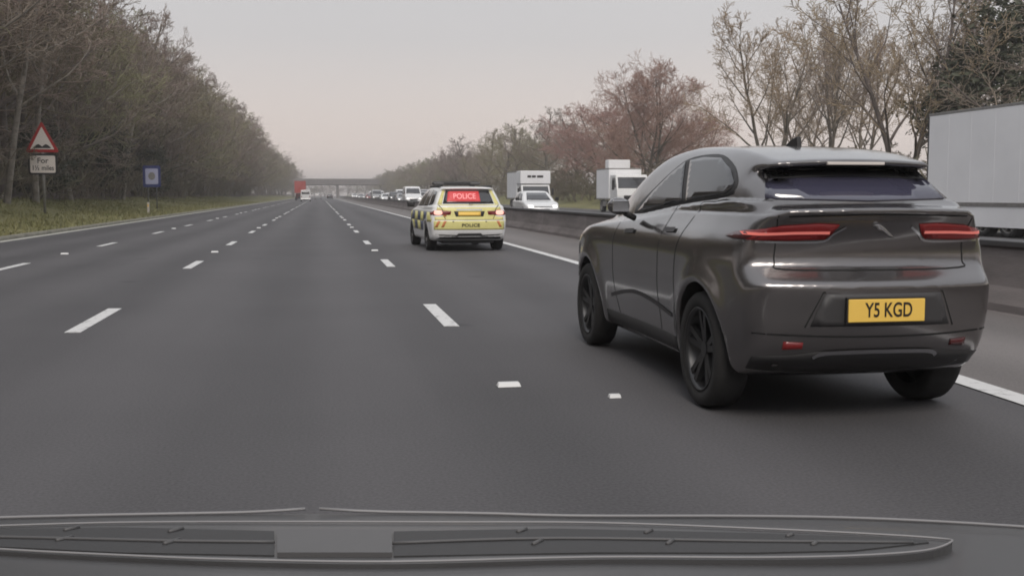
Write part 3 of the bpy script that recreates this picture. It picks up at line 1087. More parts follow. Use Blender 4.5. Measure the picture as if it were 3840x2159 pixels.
def build_car(root, p, vox, paint):
    V, Q = car_body(with_cab(p), vox)
    B = Body(V, Q)
    B.obj = link('body', mesh_np('body', V, Q, True), paint, root)
    return B

car = thing('grey_car', 'large dark grey coupe-like SUV with yellow rear plate close on the right', 'car', (3.065, 6.24, 0.002), 0)
car.scale = (.89, 1, 1)
B = build_car(car, HERO, .0135, 'grey_paint')
both = (('left', -1), ('right', 1))
# side glass
for pl, sg in both:
    B.patch('window_trim', pl, [(1.90, 1.152), (1.55, 1.35), (1.2, 1.50), (1.0, 1.55), (.7, 1.565), (.35, 1.55), (.06, 1.475), (-.09, 1.385), (-.10, 1.33), (-.02, 1.285), (.8, 1.232)], 'black_plastic', car, off=.003, step=.05, smooth=3)
    B.patch('side_window', pl, [(1.80, 1.175), (1.55, 1.325), (1.25, 1.465), (1.06, 1.53), (.77, 1.252)], 'glass', car, off=.007, step=.04)
    B.patch('side_window', pl, [(.97, 1.535), (.7, 1.548), (.35, 1.53), (.09, 1.455), (-.055, 1.375), (-.06, 1.335), (.0, 1.305), (.68, 1.257)], 'glass', car, off=.007, step=.04)
    # door shut lines and handles
    B.strip('door_seam', pl, [(.30, 1.26), (.44, 1.0), (.48, .75), (.42, .5), (.46, .36)], .009, 'seam', car)
    B.strip('door_seam', pl, [(.82, 1.24), (.86, .9), (.84, .5), (.86, .34)], .009, 'seam', car)
    B.strip('door_seam', pl, [(1.95, 1.14), (2.02, .9), (1.98, .6), (1.9, .36)], .009, 'seam', car)
    B.strip('door_handle', pl, [(.58, 1.065), (.80, 1.06)], .03, 'grey_plastic', car, off=.012)
    B.strip('door_handle', pl, [(1.5, 1.03), (1.72, 1.02)], .03, 'grey_plastic', car, off=.012)
    B.strip('side_crease', pl, [(.55, .50), (1.0, .56), (1.5, .58), (2.1, .50)], .03, 'grey_plastic', car, off=.004)
    B.patch('sill', pl, [(.47, .27), (.50, .37), (1.4, .375), (2.28, .37), (2.30, .27)], 'black_plastic', car, off=.004, step=.08)
    # mirror
    bm = bmesh.new()
    bmesh.ops.create_icosphere(bm, subdivisions=3, radius=1)
    for v in bm.verts:
        c = v.co
        v.co = Vector((c.x * .095, c.y * .06 if c.y < 0 else c.y * .10, c.z * .065))
    me = bpy.data.meshes.new('door_mirror'); bm.to_mesh(me); bm.free()
    for q in me.polygons: q.use_smooth = True
    mo = link('door_mirror', me, 'grey_paint', car, (sg * .985, 1.50, 1.215))
    box('mirror_glass', (-.07, .07, -.066, -.058, -.042, .042), 'chrome', mo, .003)
    tube_path('mirror_arm', [(-sg * .16, .06, -.09), (-sg * .06, .02, -.05)], .025, 'black_plastic', mo)
# rear glass and its dark surround
B.patch('rear_glass', 'rear', [(-.635, 1.275), (0, 1.262), (.635, 1.275), (.585, 1.36), (.55, 1.440), (0, 1.447), (-.55, 1.440), (-.585, 1.36)], 'glass_blue', car, off=.006, step=.05)
# spoiler trailing edge: dark underside, high brake lamp
B.patch('spoiler_lining', 'rear', [(-.47, 1.458), (-.45, 1.478), (.45, 1.478), (.47, 1.458)], 'black_plastic', car, off=.003, step=.03, thick=.01)
B.patch('glass_top_band', 'rear', [(-.575, 1.385), (-.545, 1.444), (0, 1.450), (.545, 1.444), (.575, 1.385), (0, 1.402)], 'black_plastic', car, off=.010, step=.04)  # black patch paints the spoiler's shade onto the upper glass
box('brake_lamp', (-.20, .20, -.432, -.405, 1.470, 1.487), 'sign_white', car, .004)
# antenna fin
link('antenna_fin', prism_me('antenna_fin', [(.32, 1.585), (.55, 1.61), (.42, 1.66), (.34, 1.675)], 'x', -.018, .018, .006), 'black_plastic', car)
# tail lamps
for sg in (-1, 1):
    pts = [(.835, 1.045), (.80, 1.075), (.62, 1.105), (.40, 1.118), (.27, 1.112), (.305, 1.06), (.34, 1.03), (.55, 1.022), (.80, 1.025)]
    lp = B.patch('tail_lamp', 'rear', [(sg * a, b + .022) for a, b in pts], 'lamp_red', car, off=.008, step=.04)
    B.strip('light_bar', 'rear', [(sg * .81, 1.080), (sg * .55, 1.092), (sg * .32, 1.094)], .016, 'lamp_on', lp, off=.013)
    B.strip('lamp_edge', 'rear', [(sg * .82, 1.040), (sg * .55, 1.034), (sg * .345, 1.040), (sg * .29, 1.08), (sg * .22, 1.12)], .012, 'chrome', lp, off=.004, smooth=3)
    B.patch('side_lamp', 'left' if sg < 0 else 'right', [(-.66, 1.05), (-.66, 1.095), (-.45, 1.09), (-.32, 1.062), (-.42, 1.05)], 'lamp_dark', lp, off=.008, step=.04)
# leaping badge on the tailgate
bd = B.patch('badge', 'rear', [(-.055, 1.132), (-.02, 1.142), (.03, 1.120), (.085, 1.085), (.115, 1.062), (.075, 1.068), (.03, 1.092), (.0, 1.100), (-.03, 1.120)], 'chrome', car, off=.012, step=.02, smooth=2)
# shut lines
B.strip('tailgate_seam', 'rear', [(-.66, 1.165), (-.65, 1.12), (-.64, 1.02), (-.645, .92), (-.60, .885), (0, .88), (.60, .885), (.645, .92), (.64, 1.02), (.65, 1.12), (.66, 1.165)], .008, 'seam', car, smooth=4)
B.strip('lip_shadow_gap', 'rear', [(-.66, 1.178), (0, 1.19), (.66, 1.178)], .008, 'seam', car)
B.strip('bumper_seam', 'rear', [(-.80, .535), (-.4, .520), (0, .515), (.4, .520), (.80, .535)], .010, 'seam', car)
# number plate in its recess
B.strip('plate_recess_edge', 'rear', [(-.50, .57), (-.40, .765), (.40, .765), (.50, .57)], .010, 'seam', car, smooth=0)
B.patch('plate_recess', 'rear', [(-.47, .575), (-.385, .757), (.385, .757), (.47, .575)], 'grey_plastic', car, off=.003, step=.06)
pl_ = box('number_plate', (-.255, .255, -.822, -.808, .602, .728), 'plate_yellow', car, .004)
box('plate_frame', (-.263, .263, -.8135, -.790, .592, .738), 'black_plastic', pl_, .003)
text_obj('plate_characters', 'Y5 KGD', .112, 'plate_text', pl_, (.012, -.8235, .665), (R(90), 0, 0), sx=.80)
# bumper lower: reflectors, dark diffuser, pale trim
B.patch('reflector', 'rear', [(-.62, .445), (-.62, .49), (-.50, .485), (-.50, .45)], 'lamp_red', car, off=.006, step=.03)
B.patch('reflector', 'rear', [(.62, .445), (.62, .49), (.50, .485), (.50, .45)], 'lamp_dark', car, off=.006, step=.03)
B.patch('diffuser', 'rear', [(-.78, .32), (-.78, .40), (-.55, .41), (-.40, .43), (.40, .43), (.55, .41), (.78, .40), (.78, .32), (.5, .30), (-.5, .30)], 'black_plastic', car, off=.004, step=.05)
B.strip('diffuser_trim', 'rear', [(-.42, .398), (-.34, .425), (0, .432), (.34, .425), (.42, .398)], .022, 'chrome', car, off=.010, smooth=4)
for y_ in (0.0, 2.80):
    for sg in (-1, 1): wheel(car, sg * .775, y_, .355, .23, sg)
box('underbody', (-.60, .60, .35, 3.4, .20, .26), 'black_plastic', car, .02)

# ================================================================== police estate
POL = dict(hw=.92, y0=-.85, y1=3.75, zt=1.50, wr=.33, arch=.375, axles=(0.0, 2.85), bow_r=.12, bow_f=.3, shoulder=.06, tumble=.22, crown=.03, flare=.012, round=.09,
    prof=[(-.62, .25), (-.78, .31), (-.84, .42), (-.86, .55), (-.855, .70), (-.83, .76), (-.80, .92), (-.76, 1.03), (-.68, 1.12), (-.55, 1.33), (-.50, 1.40), (-.57, 1.45), (-.45, 1.475), (.2, 1.495), (.8, 1.50), (1.3, 1.48), (1.7, 1.40), (2.1, 1.2), (2.4, 1.04),
          (2.7, .99), (3.2, .93), (3.6, .80), (3.73, .62), (3.74, .42), (3.6, .26), (3.2, .22), (2.0, .22), (1.0, .22), (.0, .22)],
    plan=[(-.95, .68), (-.85, .80), (-.7, .87), (-.4, .905), (0, .915), (1.2, .91), (2.6, .905), (3.2, .86), (3.6, .74), (3.85, .55)],
    sect=[(0, .10), (.25, .05), (.45, .02), (.65, 0), (.85, .008), (.95, .03), (1.02, .05), (1.8, .08)],
    belt=[(-.95, 1.03), (0, 1.01), (1.5, .98), (2.4, .97), (3.9, .9)],
    cab=[(-.9, .06), (-.4, .03), (.3, 0), (1.8, 0), (2.5, .05), (3.9, .1)])
pol = thing('police_car', 'white and yellow police estate with lit red panel in its rear window', 'police car', (3.36, 25.3, .002), R(2.0))
B = build_car(pol, POL, .022, 'white_paint')
B.patch('rear_surround', 'rear', [(-.60, 1.09), (-.50, 1.415), (.50, 1.415), (.60, 1.09)], 'black_plastic', pol, off=.004, step=.06)
B.patch('rear_window', 'rear', [(-.565, 1.115), (-.475, 1.395), (.475, 1.395), (.565, 1.115)], 'glass', pol, off=.008, step=.06)
ld = B.patch('led_panel', 'rear', [(-.50, 1.14), (-.45, 1.375), (.26, 1.375), (.28, 1.14)], 'led_panel', pol, off=.014, step=.06)
text_obj('led_characters', 'POLICE', .19, 'led_text', ld, (-.10, -.70, 1.26), (R(62), 0, 0), sx=.85)
B.patch('tailgate_panel', 'rear', [(-.80, .72), (-.80, .79), (-.62, .80), (-.60, .94), (-.75, .95), (-.72, 1.07), (.72, 1.07), (.75, .95), (.60, .94), (.62, .80), (.80, .79), (.80, .72)], 'hi_yellow', pol, off=.005, step=.06)
B.patch('pillar_panel', 'rear', [(-.72, 1.08), (-.58, 1.40), (-.52, 1.40), (-.62, 1.08)], 'hi_yellow', pol, off=.004, step=.06)
B.patch('pillar_panel', 'rear', [(.72, 1.08), (.58, 1.40), (.52, 1.40), (.62, 1.08)], 'hi_yellow', pol, off=.004, step=.06)
B.patch('bumper_panel', 'rear', [(-.82, .50), (-.82, .70), (.82, .70), (.82, .50)], 'hi_yellow', pol, off=.005, step=.07)
for a0 in (-.80, -.66): B.patch('orange_stripe', 'rear', [(a0, .56), (a0 + .07, .70), (a0 + .13, .70), (a0 + .06, .56)], 'hi_orange', pol, off=.009, step=.05)
B.patch('orange_stripe', 'rear', [(.70, .56), (.63, .70), (.69, .70), (.76, .56)], 'hi_orange', pol, off=.009, step=.05)
B.patch('orange_stripe', 'rear', [(-.60, .80), (-.60, .93), (-.50, .93), (-.54, .80)], 'hi_orange', pol, off=.009, step=.05)
for sg in (-1, 1):
    lp = B.patch('tail_lamp', 'rear', [(sg * .83, .83), (sg * .83, .93), (sg * .42, .925), (sg * .44, .84)], 'lamp_red', pol, off=.010, step=.05)
    B.patch('lit_bulb', 'rear', [(sg * .79, .845), (sg * .79, .925), (sg * .64, .925), (sg * .64, .845)], 'lamp_glow', lp, off=.016, step=.04, smooth=4)
    B.patch('corner_lamp', 'left' if sg < 0 else 'right', [(-.74, .84), (-.74, .92), (-.55, .90), (-.60, .84)], 'lamp_red', lp, off=.01, step=.05)
B.patch('plate_recess', 'rear', [(-.32, .80), (-.36, .92), (.36, .92), (.32, .80)], 'black_plastic', pol, off=.007, step=.06)
B.patch('number_plate', 'rear', [(-.26, .815), (-.26, .905), (.26, .905), (.26, .815)], 'plate_yellow', pol, off=.014, step=.06)
text_obj('police_lettering', 'POLICE', .10, 'plate_text', pol, (.02, -.874, .60), (R(90), 0, 0), sx=1.3)
tube_path('rear_wiper', [(0, -.775, 1.09), (.12, -.72, 1.125), (.42, -.715, 1.13)], .012, 'black_plastic', pol, 6)
B.strip('tailgate_handle', 'rear', [(-.30, .955), (.30, .955)], .03, 'chrome', pol, off=.012, smooth=0)
B.strip('tailgate_seam', 'rear', [(-.70, 1.06), (-.62, .96), (-.58, .80), (-.55, .74)], .014, 'seam', pol, off=.008)
B.strip('tailgate_seam', 'rear', [(.70, 1.06), (.62, .96), (.58, .80), (.55, .74)], .014, 'seam', pol, off=.008)
B.strip('bumper_seam', 'rear', [(-.84, .735), (0, .725), (.84, .735)], .014, 'seam', pol)
B.strip('bumper_groove', 'rear', [(-.40, .685), (.40, .685)], .02, 'seam', pol, smooth=0, off=.008)
B.patch('lower_valance', 'rear', [(-.76, .28), (-.78, .40), (-.30, .38), (-.26, .42), (.26, .42), (.30, .38), (.78, .40), (.76, .28)], 'black_plastic', pol, off=.005, step=.07)
for pl, sg in both:
    B.patch('side_window', pl, [(2.05, 1.02), (1.55, 1.36), (.98, 1.41), (.95, 1.03)], 'glass', pol, off=.006, step=.07)
    B.patch('side_window', pl, [(.88, 1.03), (.90, 1.41), (.2, 1.41), (.12, 1.04)], 'glass', pol, off=.006, step=.07)
    B.patch('side_window', pl, [(.04, 1.05), (.12, 1.40), (-.30, 1.37), (-.48, 1.14), (-.40, 1.07)], 'glass', pol, off=.006, step=.07)
    for i in range(7):
        a = -.70 + i * .56
        b_ = min(a + .56, 3.3)
        for row, (z0, z1) in enumerate(((.68, .90), (.46, .68))):
            if abs(a + .28) < .45 and row == 1 or abs(a + .28 - 2.85) < .45 and row == 1: continue
            B.patch('check_panel', pl, [(a, z0), (a, z1), (b_, z1), (b_, z0)], ('hi_yellow', 'police_blue')[(i + row) % 2], pol, off=.005, step=.12)
    mo = box('door_mirror', (sg * 1.04 - .09, sg * 1.04 + .09, 1.72, 1.86, 1.0, 1.13), 'black_plastic', pol, .03)
    box('roof_rail', (sg * .60 - .02, sg * .60 + .02, -.30, 1.3, 1.475, 1.515), 'black_plastic', pol, .008)
lb = box('light_bar', (-.56, .56, .95, 1.25, 1.53, 1.625), 'black_plastic', pol, .03)
box('bar_foot', (-.45, -.35, 1.0, 1.2, 1.48, 1.54), 'black_plastic', lb)
box('bar_foot', (.35, .45, 1.0, 1.2, 1.48, 1.54), 'black_plastic', lb)
for sg in (-1, 1): box('blue_lens', (sg * .45 - .13, sg * .45 + .13, .945, 1.255, 1.545, 1.605), 'vent_grey', lb, .02)
for y_ in (0.0, 2.85):
    for sg in (-1, 1): wheel(pol, sg * .79, y_, .33, .22, sg, detail=False)
box('underbody', (-.6, .6, -.6, 3.3, .18, .25), 'black_plastic', pol, .02)

# ================================================================== oncoming and distant traffic
def gen(kind):
    if kind == 'hatch':
        return dict(hw=.90, y0=-.75, y1=3.5, zt=1.50, wr=.32, arch=.36, axles=(0.0, 2.6), bow_r=.12, bow_f=.28, shoulder=.05, tumble=.22, round=.09,
            prof=[(-.6, .26), (-.72, .45), (-.75, .7), (-.70, 1.0), (-.5, 1.3), (-.35, 1.44), (.3, 1.49), (1.0, 1.50), (1.5, 1.40), (2.1, 1.08), (2.3, 1.0), (2.9, .92), (3.3, .78), (3.48, .6), (3.5, .4), (3.4, .25), (2.2, .22), (.8, .22)],
            plan=[(-.85, .7), (-.75, .8), (-.4, .88), (0, .89), (2.6, .89), (3.1, .82), (3.6, .55)], sect=[(0, .1), (.3, .04), (.6, 0), (.9, .02), (1.8, .08)], belt=[(-.9, 1.0), (1.5, .97), (3.6, .9)], cab=[(-.8, .06), (.3, 0), (1.8, 0), (3.6, .1)])
    if kind == 'suv':
        return dict(hw=.95, y0=-.8, y1=3.7, zt=1.72, wr=.36, arch=.40, axles=(0.0, 2.75), bow_r=.1, bow_f=.25, shoulder=.05, tumble=.20, round=.09,
            prof=[(-.65, .32), (-.78, .5), (-.8, .8), (-.74, 1.15), (-.6, 1.5), (-.45, 1.66), (.3, 1.71), (1.1, 1.72), (1.55, 1.62), (2.1, 1.25), (2.3, 1.15), (3.0, 1.08), (3.5, .95), (3.68, .7), (3.7, .45), (3.55, .3), (2.2, .27), (.8, .27)],
            plan=[(-.9, .75), (-.8, .85), (-.4, .93), (2.75, .94), (3.3, .87), (3.8, .62)], sect=[(0, .1), (.3, .04), (.7, 0), (1.05, .02), (1.9, .08)], belt=[(-.9, 1.17), (1.5, 1.12), (3.8, 1.05)], cab=[(-.8, .05), (.3, 0), (1.8, 0), (3.8, .1)])
    return dict(hw=1.0, y0=-1.0, y1=4.1, zt=2.25, wr=.35, arch=.40, axles=(0.0, 3.1), bow_r=.03, bow_f=.2, shoulder=.02, tumble=.10, round=.10,
            prof=[(-.95, .35), (-1.0, .6), (-.99, 1.4), (-.96, 2.1), (-.85, 2.22), (.5, 2.25), (1.8, 2.25), (2.4, 2.15), (2.9, 1.7), (3.3, 1.32), (3.8, 1.12), (4.05, .9), (4.1, .6), (4.0, .35), (2.5, .3), (.8, .3)],
            plan=[(-1.1, .94), (-1, .97), (-.5, .99), (3.1, .98), (3.7, .9), (4.2, .65)], sect=[(0, .06), (.4, .02), (.8, 0), (1.2, .01), (2.4, .05)], belt=[(-1, 1.3), (2, 1.3), (4.2, 1.2)], cab=[(-1, 0), (4, .05)])
CAR_PROTO = {}
WS = {'hatch': [(-.62, 1.03), (-.50, 1.40), (.50, 1.40), (.62, 1.03)], 'suv': [(-.68, 1.20), (-.56, 1.60), (.56, 1.60), (.68, 1.20)], 'van': [(-.80, 1.42), (-.72, 2.02), (.72, 2.02), (.80, 1.42)]}
SW = {'hatch': [[(1.9, 1.02), (1.45, 1.34), (.85, 1.40), (.82, 1.03)], [(.75, 1.03), (.77, 1.40), (.1, 1.38), (-.25, 1.20), (-.2, 1.06)]],
      'suv': [[(1.95, 1.2), (1.5, 1.54), (.85, 1.60), (.82, 1.2)], [(.75, 1.2), (.77, 1.6), (-.1, 1.58), (-.45, 1.35), (-.4, 1.22)]], 'van': [[(3.1, 1.4), (2.7, 1.85), (2.0, 1.95), (1.95, 1.4)]]}
RW = {'hatch': [(-.56, 1.06), (-.48, 1.36), (.48, 1.36), (.56, 1.06)], 'suv': [(-.62, 1.22), (-.55, 1.58), (.55, 1.58), (.62, 1.22)], 'van': [(-.75, 1.4), (-.72, 1.95), (.72, 1.95), (.75, 1.4)]}
def road_car(kind, paint, name, label, cat, loc, rz, group=None, lit=True):
    if kind not in CAR_PROTO:
        p = gen(kind)
        V, Q = car_body(with_cab(p), .05)
        b = Body(V, Q)
        hl = {'hatch': .72, 'suv': .9, 'van': .85}[kind]
        tmp = bpy.data.objects.new('tmp', None); COL.objects.link(tmp)
        parts = []
        parts.append(('windscreen', b.patch('windscreen', 'front', WS[kind], 'glass', tmp, off=.01, step=.15)))
        parts.append(('rear_window', b.patch('rear_window', 'rear', RW[kind], 'glass', tmp, off=.01, step=.15)))
        for pl, sg in both:
            for w_ in SW[kind]: parts.append(('side_window', b.patch('side_window', pl, w_, 'glass', tmp, off=.01, step=.15)))
        hwid = p['hw']
        for sg in (-1, 1):
            parts.append(('headlight', b.patch('headlight', 'front', [(sg * (hwid - .16), hl - .07), (sg * (hwid - .16), hl + .07), (sg * (hwid - .42), hl + .05), (sg * (hwid - .40), hl - .06)], 'headlight' if lit else 'chrome', tmp, off=.012, step=.1)))
            parts.append(('tail_lamp', b.patch('tail_lamp', 'rear', [(sg * (hwid - .12), hl), (sg * (hwid - .12), hl + .18), (sg * (hwid - .35), hl + .18), (sg * (hwid - .33), hl)], 'lamp_red', tmp, off=.012, step=.1)))
        parts.append(('grille', b.patch('grille', 'front', [(-.42, hl - .22), (-.46, hl), (.46, hl), (.42, hl - .22)], 'black_plastic', tmp, off=.01, step=.12)))
        parts.append(('bumper_lower', b.patch('bumper_lower', 'front', [(-.65, .30), (-.68, .40), (.68, .40), (.65, .30)], 'black_plastic', tmp, off=.01, step=.15)))
        for q in range(2):
            sg = (-1, 1)[q]
            zz_ = {'hatch': 1.03, 'suv': 1.2, 'van': 1.4}[kind]; yy_ = {'hatch': 1.75, 'suv': 1.8, 'van': 2.9}[kind]
            parts.append(('door_mirror', box('door_mirror', (sg * (hwid + .12) - .09, sg * (hwid + .12) + .09, yy_, yy_ + .12, zz_ - .02, zz_ + .14), 'black_plastic', tmp, .02)))
        CAR_PROTO[kind] = (mesh_np('body', V, Q, True), [(n_, o_.data) for n_, o_ in parts], p)
        for n_, o_ in parts: bpy.data.objects.remove(o_)
        bpy.data.objects.remove(tmp)
    body, parts, p = CAR_PROTO[kind]
    root = thing(name, label, cat, loc, rz, group)
    bo = link('body', body, None, root)
    if not body.materials: body.materials.append(M[paint])
    bo.material_slots[0].link = 'OBJECT'
    bo.material_slots[0].material = M[paint]
    for n_, me in parts: link(n_, me, None, root)
    for y_ in p['axles']:
        for sg in (-1, 1): wheel(root, sg * (p['hw'] - .13), y_, p['wr'], .2, sg, detail=False)
    return root

PI = math.pi
def lorry(name, label, loc, rz, box_m='white_panel', cab_m='white_paint', L=7.0, Wd=2.5, H=3.7, cabH=2.6, deflector=True, group=None, skirt=True, z_floor=.95):
    """rigid box lorry, forward +y, origin under the cab front"""
    root = thing(name, label, 'lorry', loc, rz, group)
    hw_ = Wd / 2
    cab = link('cab', prism_me('cab', [(-2.0, .5), (-2.0, cabH), (-.55, cabH), (-.12, cabH * .62), (-.02, cabH * .45), (0, .5)], 'x', -hw_ + .06, hw_ - .06, .06), cab_m, root)
    link('windscreen', pmesh('windscreen', [(-hw_ + .2, -.495, cabH * .95), (hw_ - .2, -.495, cabH * .95), (hw_ - .16, -.125, cabH * .645), (-hw_ + .16, -.125, cabH * .645), (-hw_ + .2, -.535, cabH * .94), (hw_ - .2, -.535, cabH * .94), (hw_ - .16, -.165, cabH * .635), (-hw_ + .16, -.165, cabH * .635)],
        [(3, 2, 1, 0), (4, 5, 6, 7), (0, 1, 5, 4), (2, 3, 7, 6), (1, 2, 6, 5), (3, 0, 4, 7)]), 'glass', cab)
    box('grille', (-.7, .7, -.05, .012, .8, 1.25), 'black_plastic', cab, .02)
    box('bumper', (-hw_ + .04, hw_ - .04, -.35, .05, .32, .62), 'grey_plastic', cab, .04)
    for sg in (-1, 1):
        box('headlight', (sg * .95 - .16, sg * .95 + .16, -.02, .03, .68, .88), 'headlight', cab, .03)
        link('side_window', prism_me('side_window', [(-1.35, cabH * .66), (-1.35, cabH * .92), (-.62, cabH * .92), (-.3, cabH * .66)], 'x', sg * (hw_ - .055) - .012, sg * (hw_ - .055) + .012), 'glass', cab)
        box('mirror', (sg * (hw_ + .16) - .08, sg * (hw_ + .16) + .08, -.45, -.32, cabH * .6, cabH * .86), 'black_plastic', cab, .02)
    bx_ = box('cargo_box', (-hw_, hw_, -2.15 - L, -2.15, z_floor, H), box_m, root, .03)
    box('top_rail', (-hw_ - .006, hw_ + .006, -2.156 - L, -2.144, H - .09, H + .008), 'galv', bx_, .01)
    box('bottom_rail', (-hw_ - .006, hw_ + .006, -2.156 - L, -2.144, z_floor - .012, z_floor + .10), 'galv', bx_, .01)
    if deflector: link('roof_deflector', prism_me('roof_deflector', [(-1.95, cabH + .02), (-1.95, H - .1), (-1.3, H - .25), (-.7, cabH + .05)], 'x', -hw_ + .25, hw_ - .25, .05), cab_m, cab)
    box('chassis', (-.45, .45, -2.0 - L, -1.0, .55, .85), 'dark_box', root)
    if skirt:
        for sg in (-1, 1): box('side_guard', (sg * (hw_ - .06) - .02, sg * (hw_ - .06) + .02, -2.0 - L * .55, -3.0, .45, .85), 'galv', root)
    for y_ in (-1.2, -1.6 - L * .78):
        for sg in (-1, 1): wheel(root, sg * (hw_ - .2), y_, .46, .3, sg, detail=False, rim_m='galv')
    return root

# the big white trailer at the right edge (its tractor stands outside the picture)
tr = thing('white_trailer', 'large plain white box trailer cut by the right edge of the picture', 'trailer', (21.75, 20.2, .002), 0)
tb = box('trailer_box', (-1.3, 1.3, 0, 13.6, .95, 4.02), 'white_panel', tr, .03)
box('top_rail', (-1.308, 1.308, -.008, 13.608, 3.94, 4.03), 'galv', tb, .01)
box('bottom_rail', (-1.308, 1.308, -.008, 13.608, .93, 1.06), 'galv', tb, .01)
for i in range(1, 11): box('panel_joint', (-1.304, -1.299, i * 1.24 - .012, i * 1.24 + .012, 1.06, 3.94), 'white_panel', tb)
box('rear_frame', (-1.305, 1.305, 13.55, 13.64, .6, 3.93), 'dark_box', tr, .01)
box('side_skirt', (-1.285, -1.245, .3, 13.3, .30, .93), 'white_panel', tr)
box('chassis', (-.5, .5, .5, 13.3, .6, .94), 'dark_box', tr)
for y_ in (9.2, 10.5, 11.8):
    for sg in (-1, 1): wheel(tr, sg * 1.08, y_, .5, .36, sg, detail=False, rim_m='galv')
cabt = thing('tractor_cab', 'white tractor cab pulling the large white trailer', 'lorry', (21.75, 17.2, .002), PI)
link('cab', prism_me('cab', [(-2.3, .6), (-2.3, 3.6), (-1.2, 3.7), (-.3, 3.0), (-.05, 1.6), (0, .4), (-2.0, .4)], 'x', -1.22, 1.22, .06), 'white_paint', cabt)
link('windscreen', pmesh('windscreen', [(-1.05, -.26, 2.95), (1.05, -.26, 2.95), (1.1, -.03, 1.75), (-1.1, -.03, 1.75)], [(3, 2, 1, 0)]), 'glass', cabt)
box('chassis', (-.45, .45, -4.6, -1.0, .55, .9), 'dark_box', cabt)
for y_ in (-1.4, -4.0):
    for sg in (-1, 1): wheel(cabt, sg * 1.05, y_, .5, .34, sg, detail=False, rim_m='galv')

bl = lorry('box_lorry', 'white box lorry with dark lettering on its box front behind the white oncoming car', (17.0, 84.0, .002), PI, L=4.5, H=3.2, cabH=2.12, deflector=False, Wd=2.45)
pk = box('luton_peak', (-1.225, 1.225, -2.1, -.42, 2.16, 3.2), 'white_panel', bl, .05)
for x0_, x1_ in ((-.62, -.12), (-.02, .30), (.36, .66)): box('lettering_block', (x0_, x1_, -.425, -.412, 2.66, 2.84), 'sign_black', pk)
bt = lorry('box_truck', 'white truck with a white unit on its roof directly left of the grey car', (22.3, 75.0, .002), PI, L=3.6, H=3.25, cabH=2.75, deflector=False)
box('roof_unit', (-1.1, .6, -5.6, -4.6, 3.26, 3.95), 'white_panel', bt, .05)
lorry('dark_lorry', 'dark lorry front showing between grey car and white trailer', (21.7, 42.5, .002), PI, box_m='dark_box', cab_m='dark_box', L=6.5, H=3.05, cabH=2.5, deflector=False)
road_car('hatch', 'car_white', 'white_car', 'white oncoming car with bright headlights in front of the white box lorry', 'car', (10.9, 55.5, .002), PI)

qs = [('van', 'car_white', 10.7, 122, 'white oncoming van just left of the police estate'),
      ('hatch', 'car_silver', 10.7, 138, 'silver oncoming car behind the first white van in the queue'),
      ('van', 'car_white', 14.4, 190, 'white oncoming van further back in the middle of the queue'),
      ('suv', 'car_black', 10.7, 156, 'black oncoming car in the near lane of the queue'),
      ('hatch', 'car_white', 10.7, 176, 'small white oncoming car halfway along the queue'),
      ('suv', 'car_silver', 14.4, 148, 'silver oncoming four by four in the second lane of the queue'),
      ('hatch', 'car_blue', 14.4, 168, 'dark blue oncoming car in the second lane of the queue'),
      ('van', 'car_silver', 10.7, 206, 'silver oncoming van far back in the near lane'),
      ('suv', 'car_white', 14.4, 222, 'white oncoming four by four far back in the queue'),
      ('hatch', 'car_red', 10.7, 236, 'red oncoming car far back in the queue'),
      ('van', 'car_white', 14.4, 262, 'tiny white oncoming van near the far end of the queue'),
      ('hatch', 'car_silver', 10.7, 285, 'tiny silver oncoming car near the far end of the queue'),
      ('suv', 'car_white', 10.7, 330, 'farthest white oncoming car of the queue')]
qs += [('suv', 'car_grey', 18.1, 132, 'grey oncoming four by four in the third lane of the queue'),
      ('hatch', 'car_white', 18.1, 160, 'white oncoming car in the third lane of the queue'),
      ('van', 'car_silver', 18.1, 184, 'silver oncoming van in the third lane of the queue'),
      ('van', 'car_white', 18.1, 240, 'white oncoming van far back in the third lane'),
      ('hatch', 'car_black', 14.4, 205, 'black oncoming car far back in the second lane'),
      ('van', 'car_white', 21.7, 150, 'white oncoming van in the outermost lane of the queue'),
      ('suv', 'car_silver', 21.7, 200, 'silver oncoming four by four in the outermost lane'),
      ('van', 'car_white', 14.4, 300, 'distant white oncoming van in the second lane'),
      ('hatch', 'car_white', 14.4, 345, 'distant white oncoming car in the second lane'),
      ('suv', 'car_grey', 18.1, 290, 'distant grey oncoming four by four in the third lane')]
for kd, pt, x, y_, lab in qs:
    road_car(kd, pt, 'oncoming_van' if kd == 'van' else 'oncoming_car', lab, 'van' if kd == 'van' else 'car', (x + rng.uniform(-.2, .2), y_ + 3.5, .002), PI + rng.uniform(-.01, .01), 'oncoming traffic queue')
# traffic far ahead
road_car('van', 'car_white', 'white_van', 'tiny white van far ahead where the road vanishes', 'van', (-2.6, 212, .002), 0)
lorry('red_lorry', 'distant lorry with red box body far ahead where the road vanishes', (-4.3, 262, .002), 0, box_m='red_box', cab_m='red_box', L=9, H=4.5, cabH=2.8, z_floor=1.6, deflector=False)
road_car('suv', 'car_silver', 'silver_car', 'tiny silver car far ahead in the lane left of the police estate', 'car', (-.4, 300, .002), 0)
road_car('hatch', 'car_black', 'black_car', 'tiny black car far ahead in the outer lane', 'car', (3.1, 330, .002), 0)
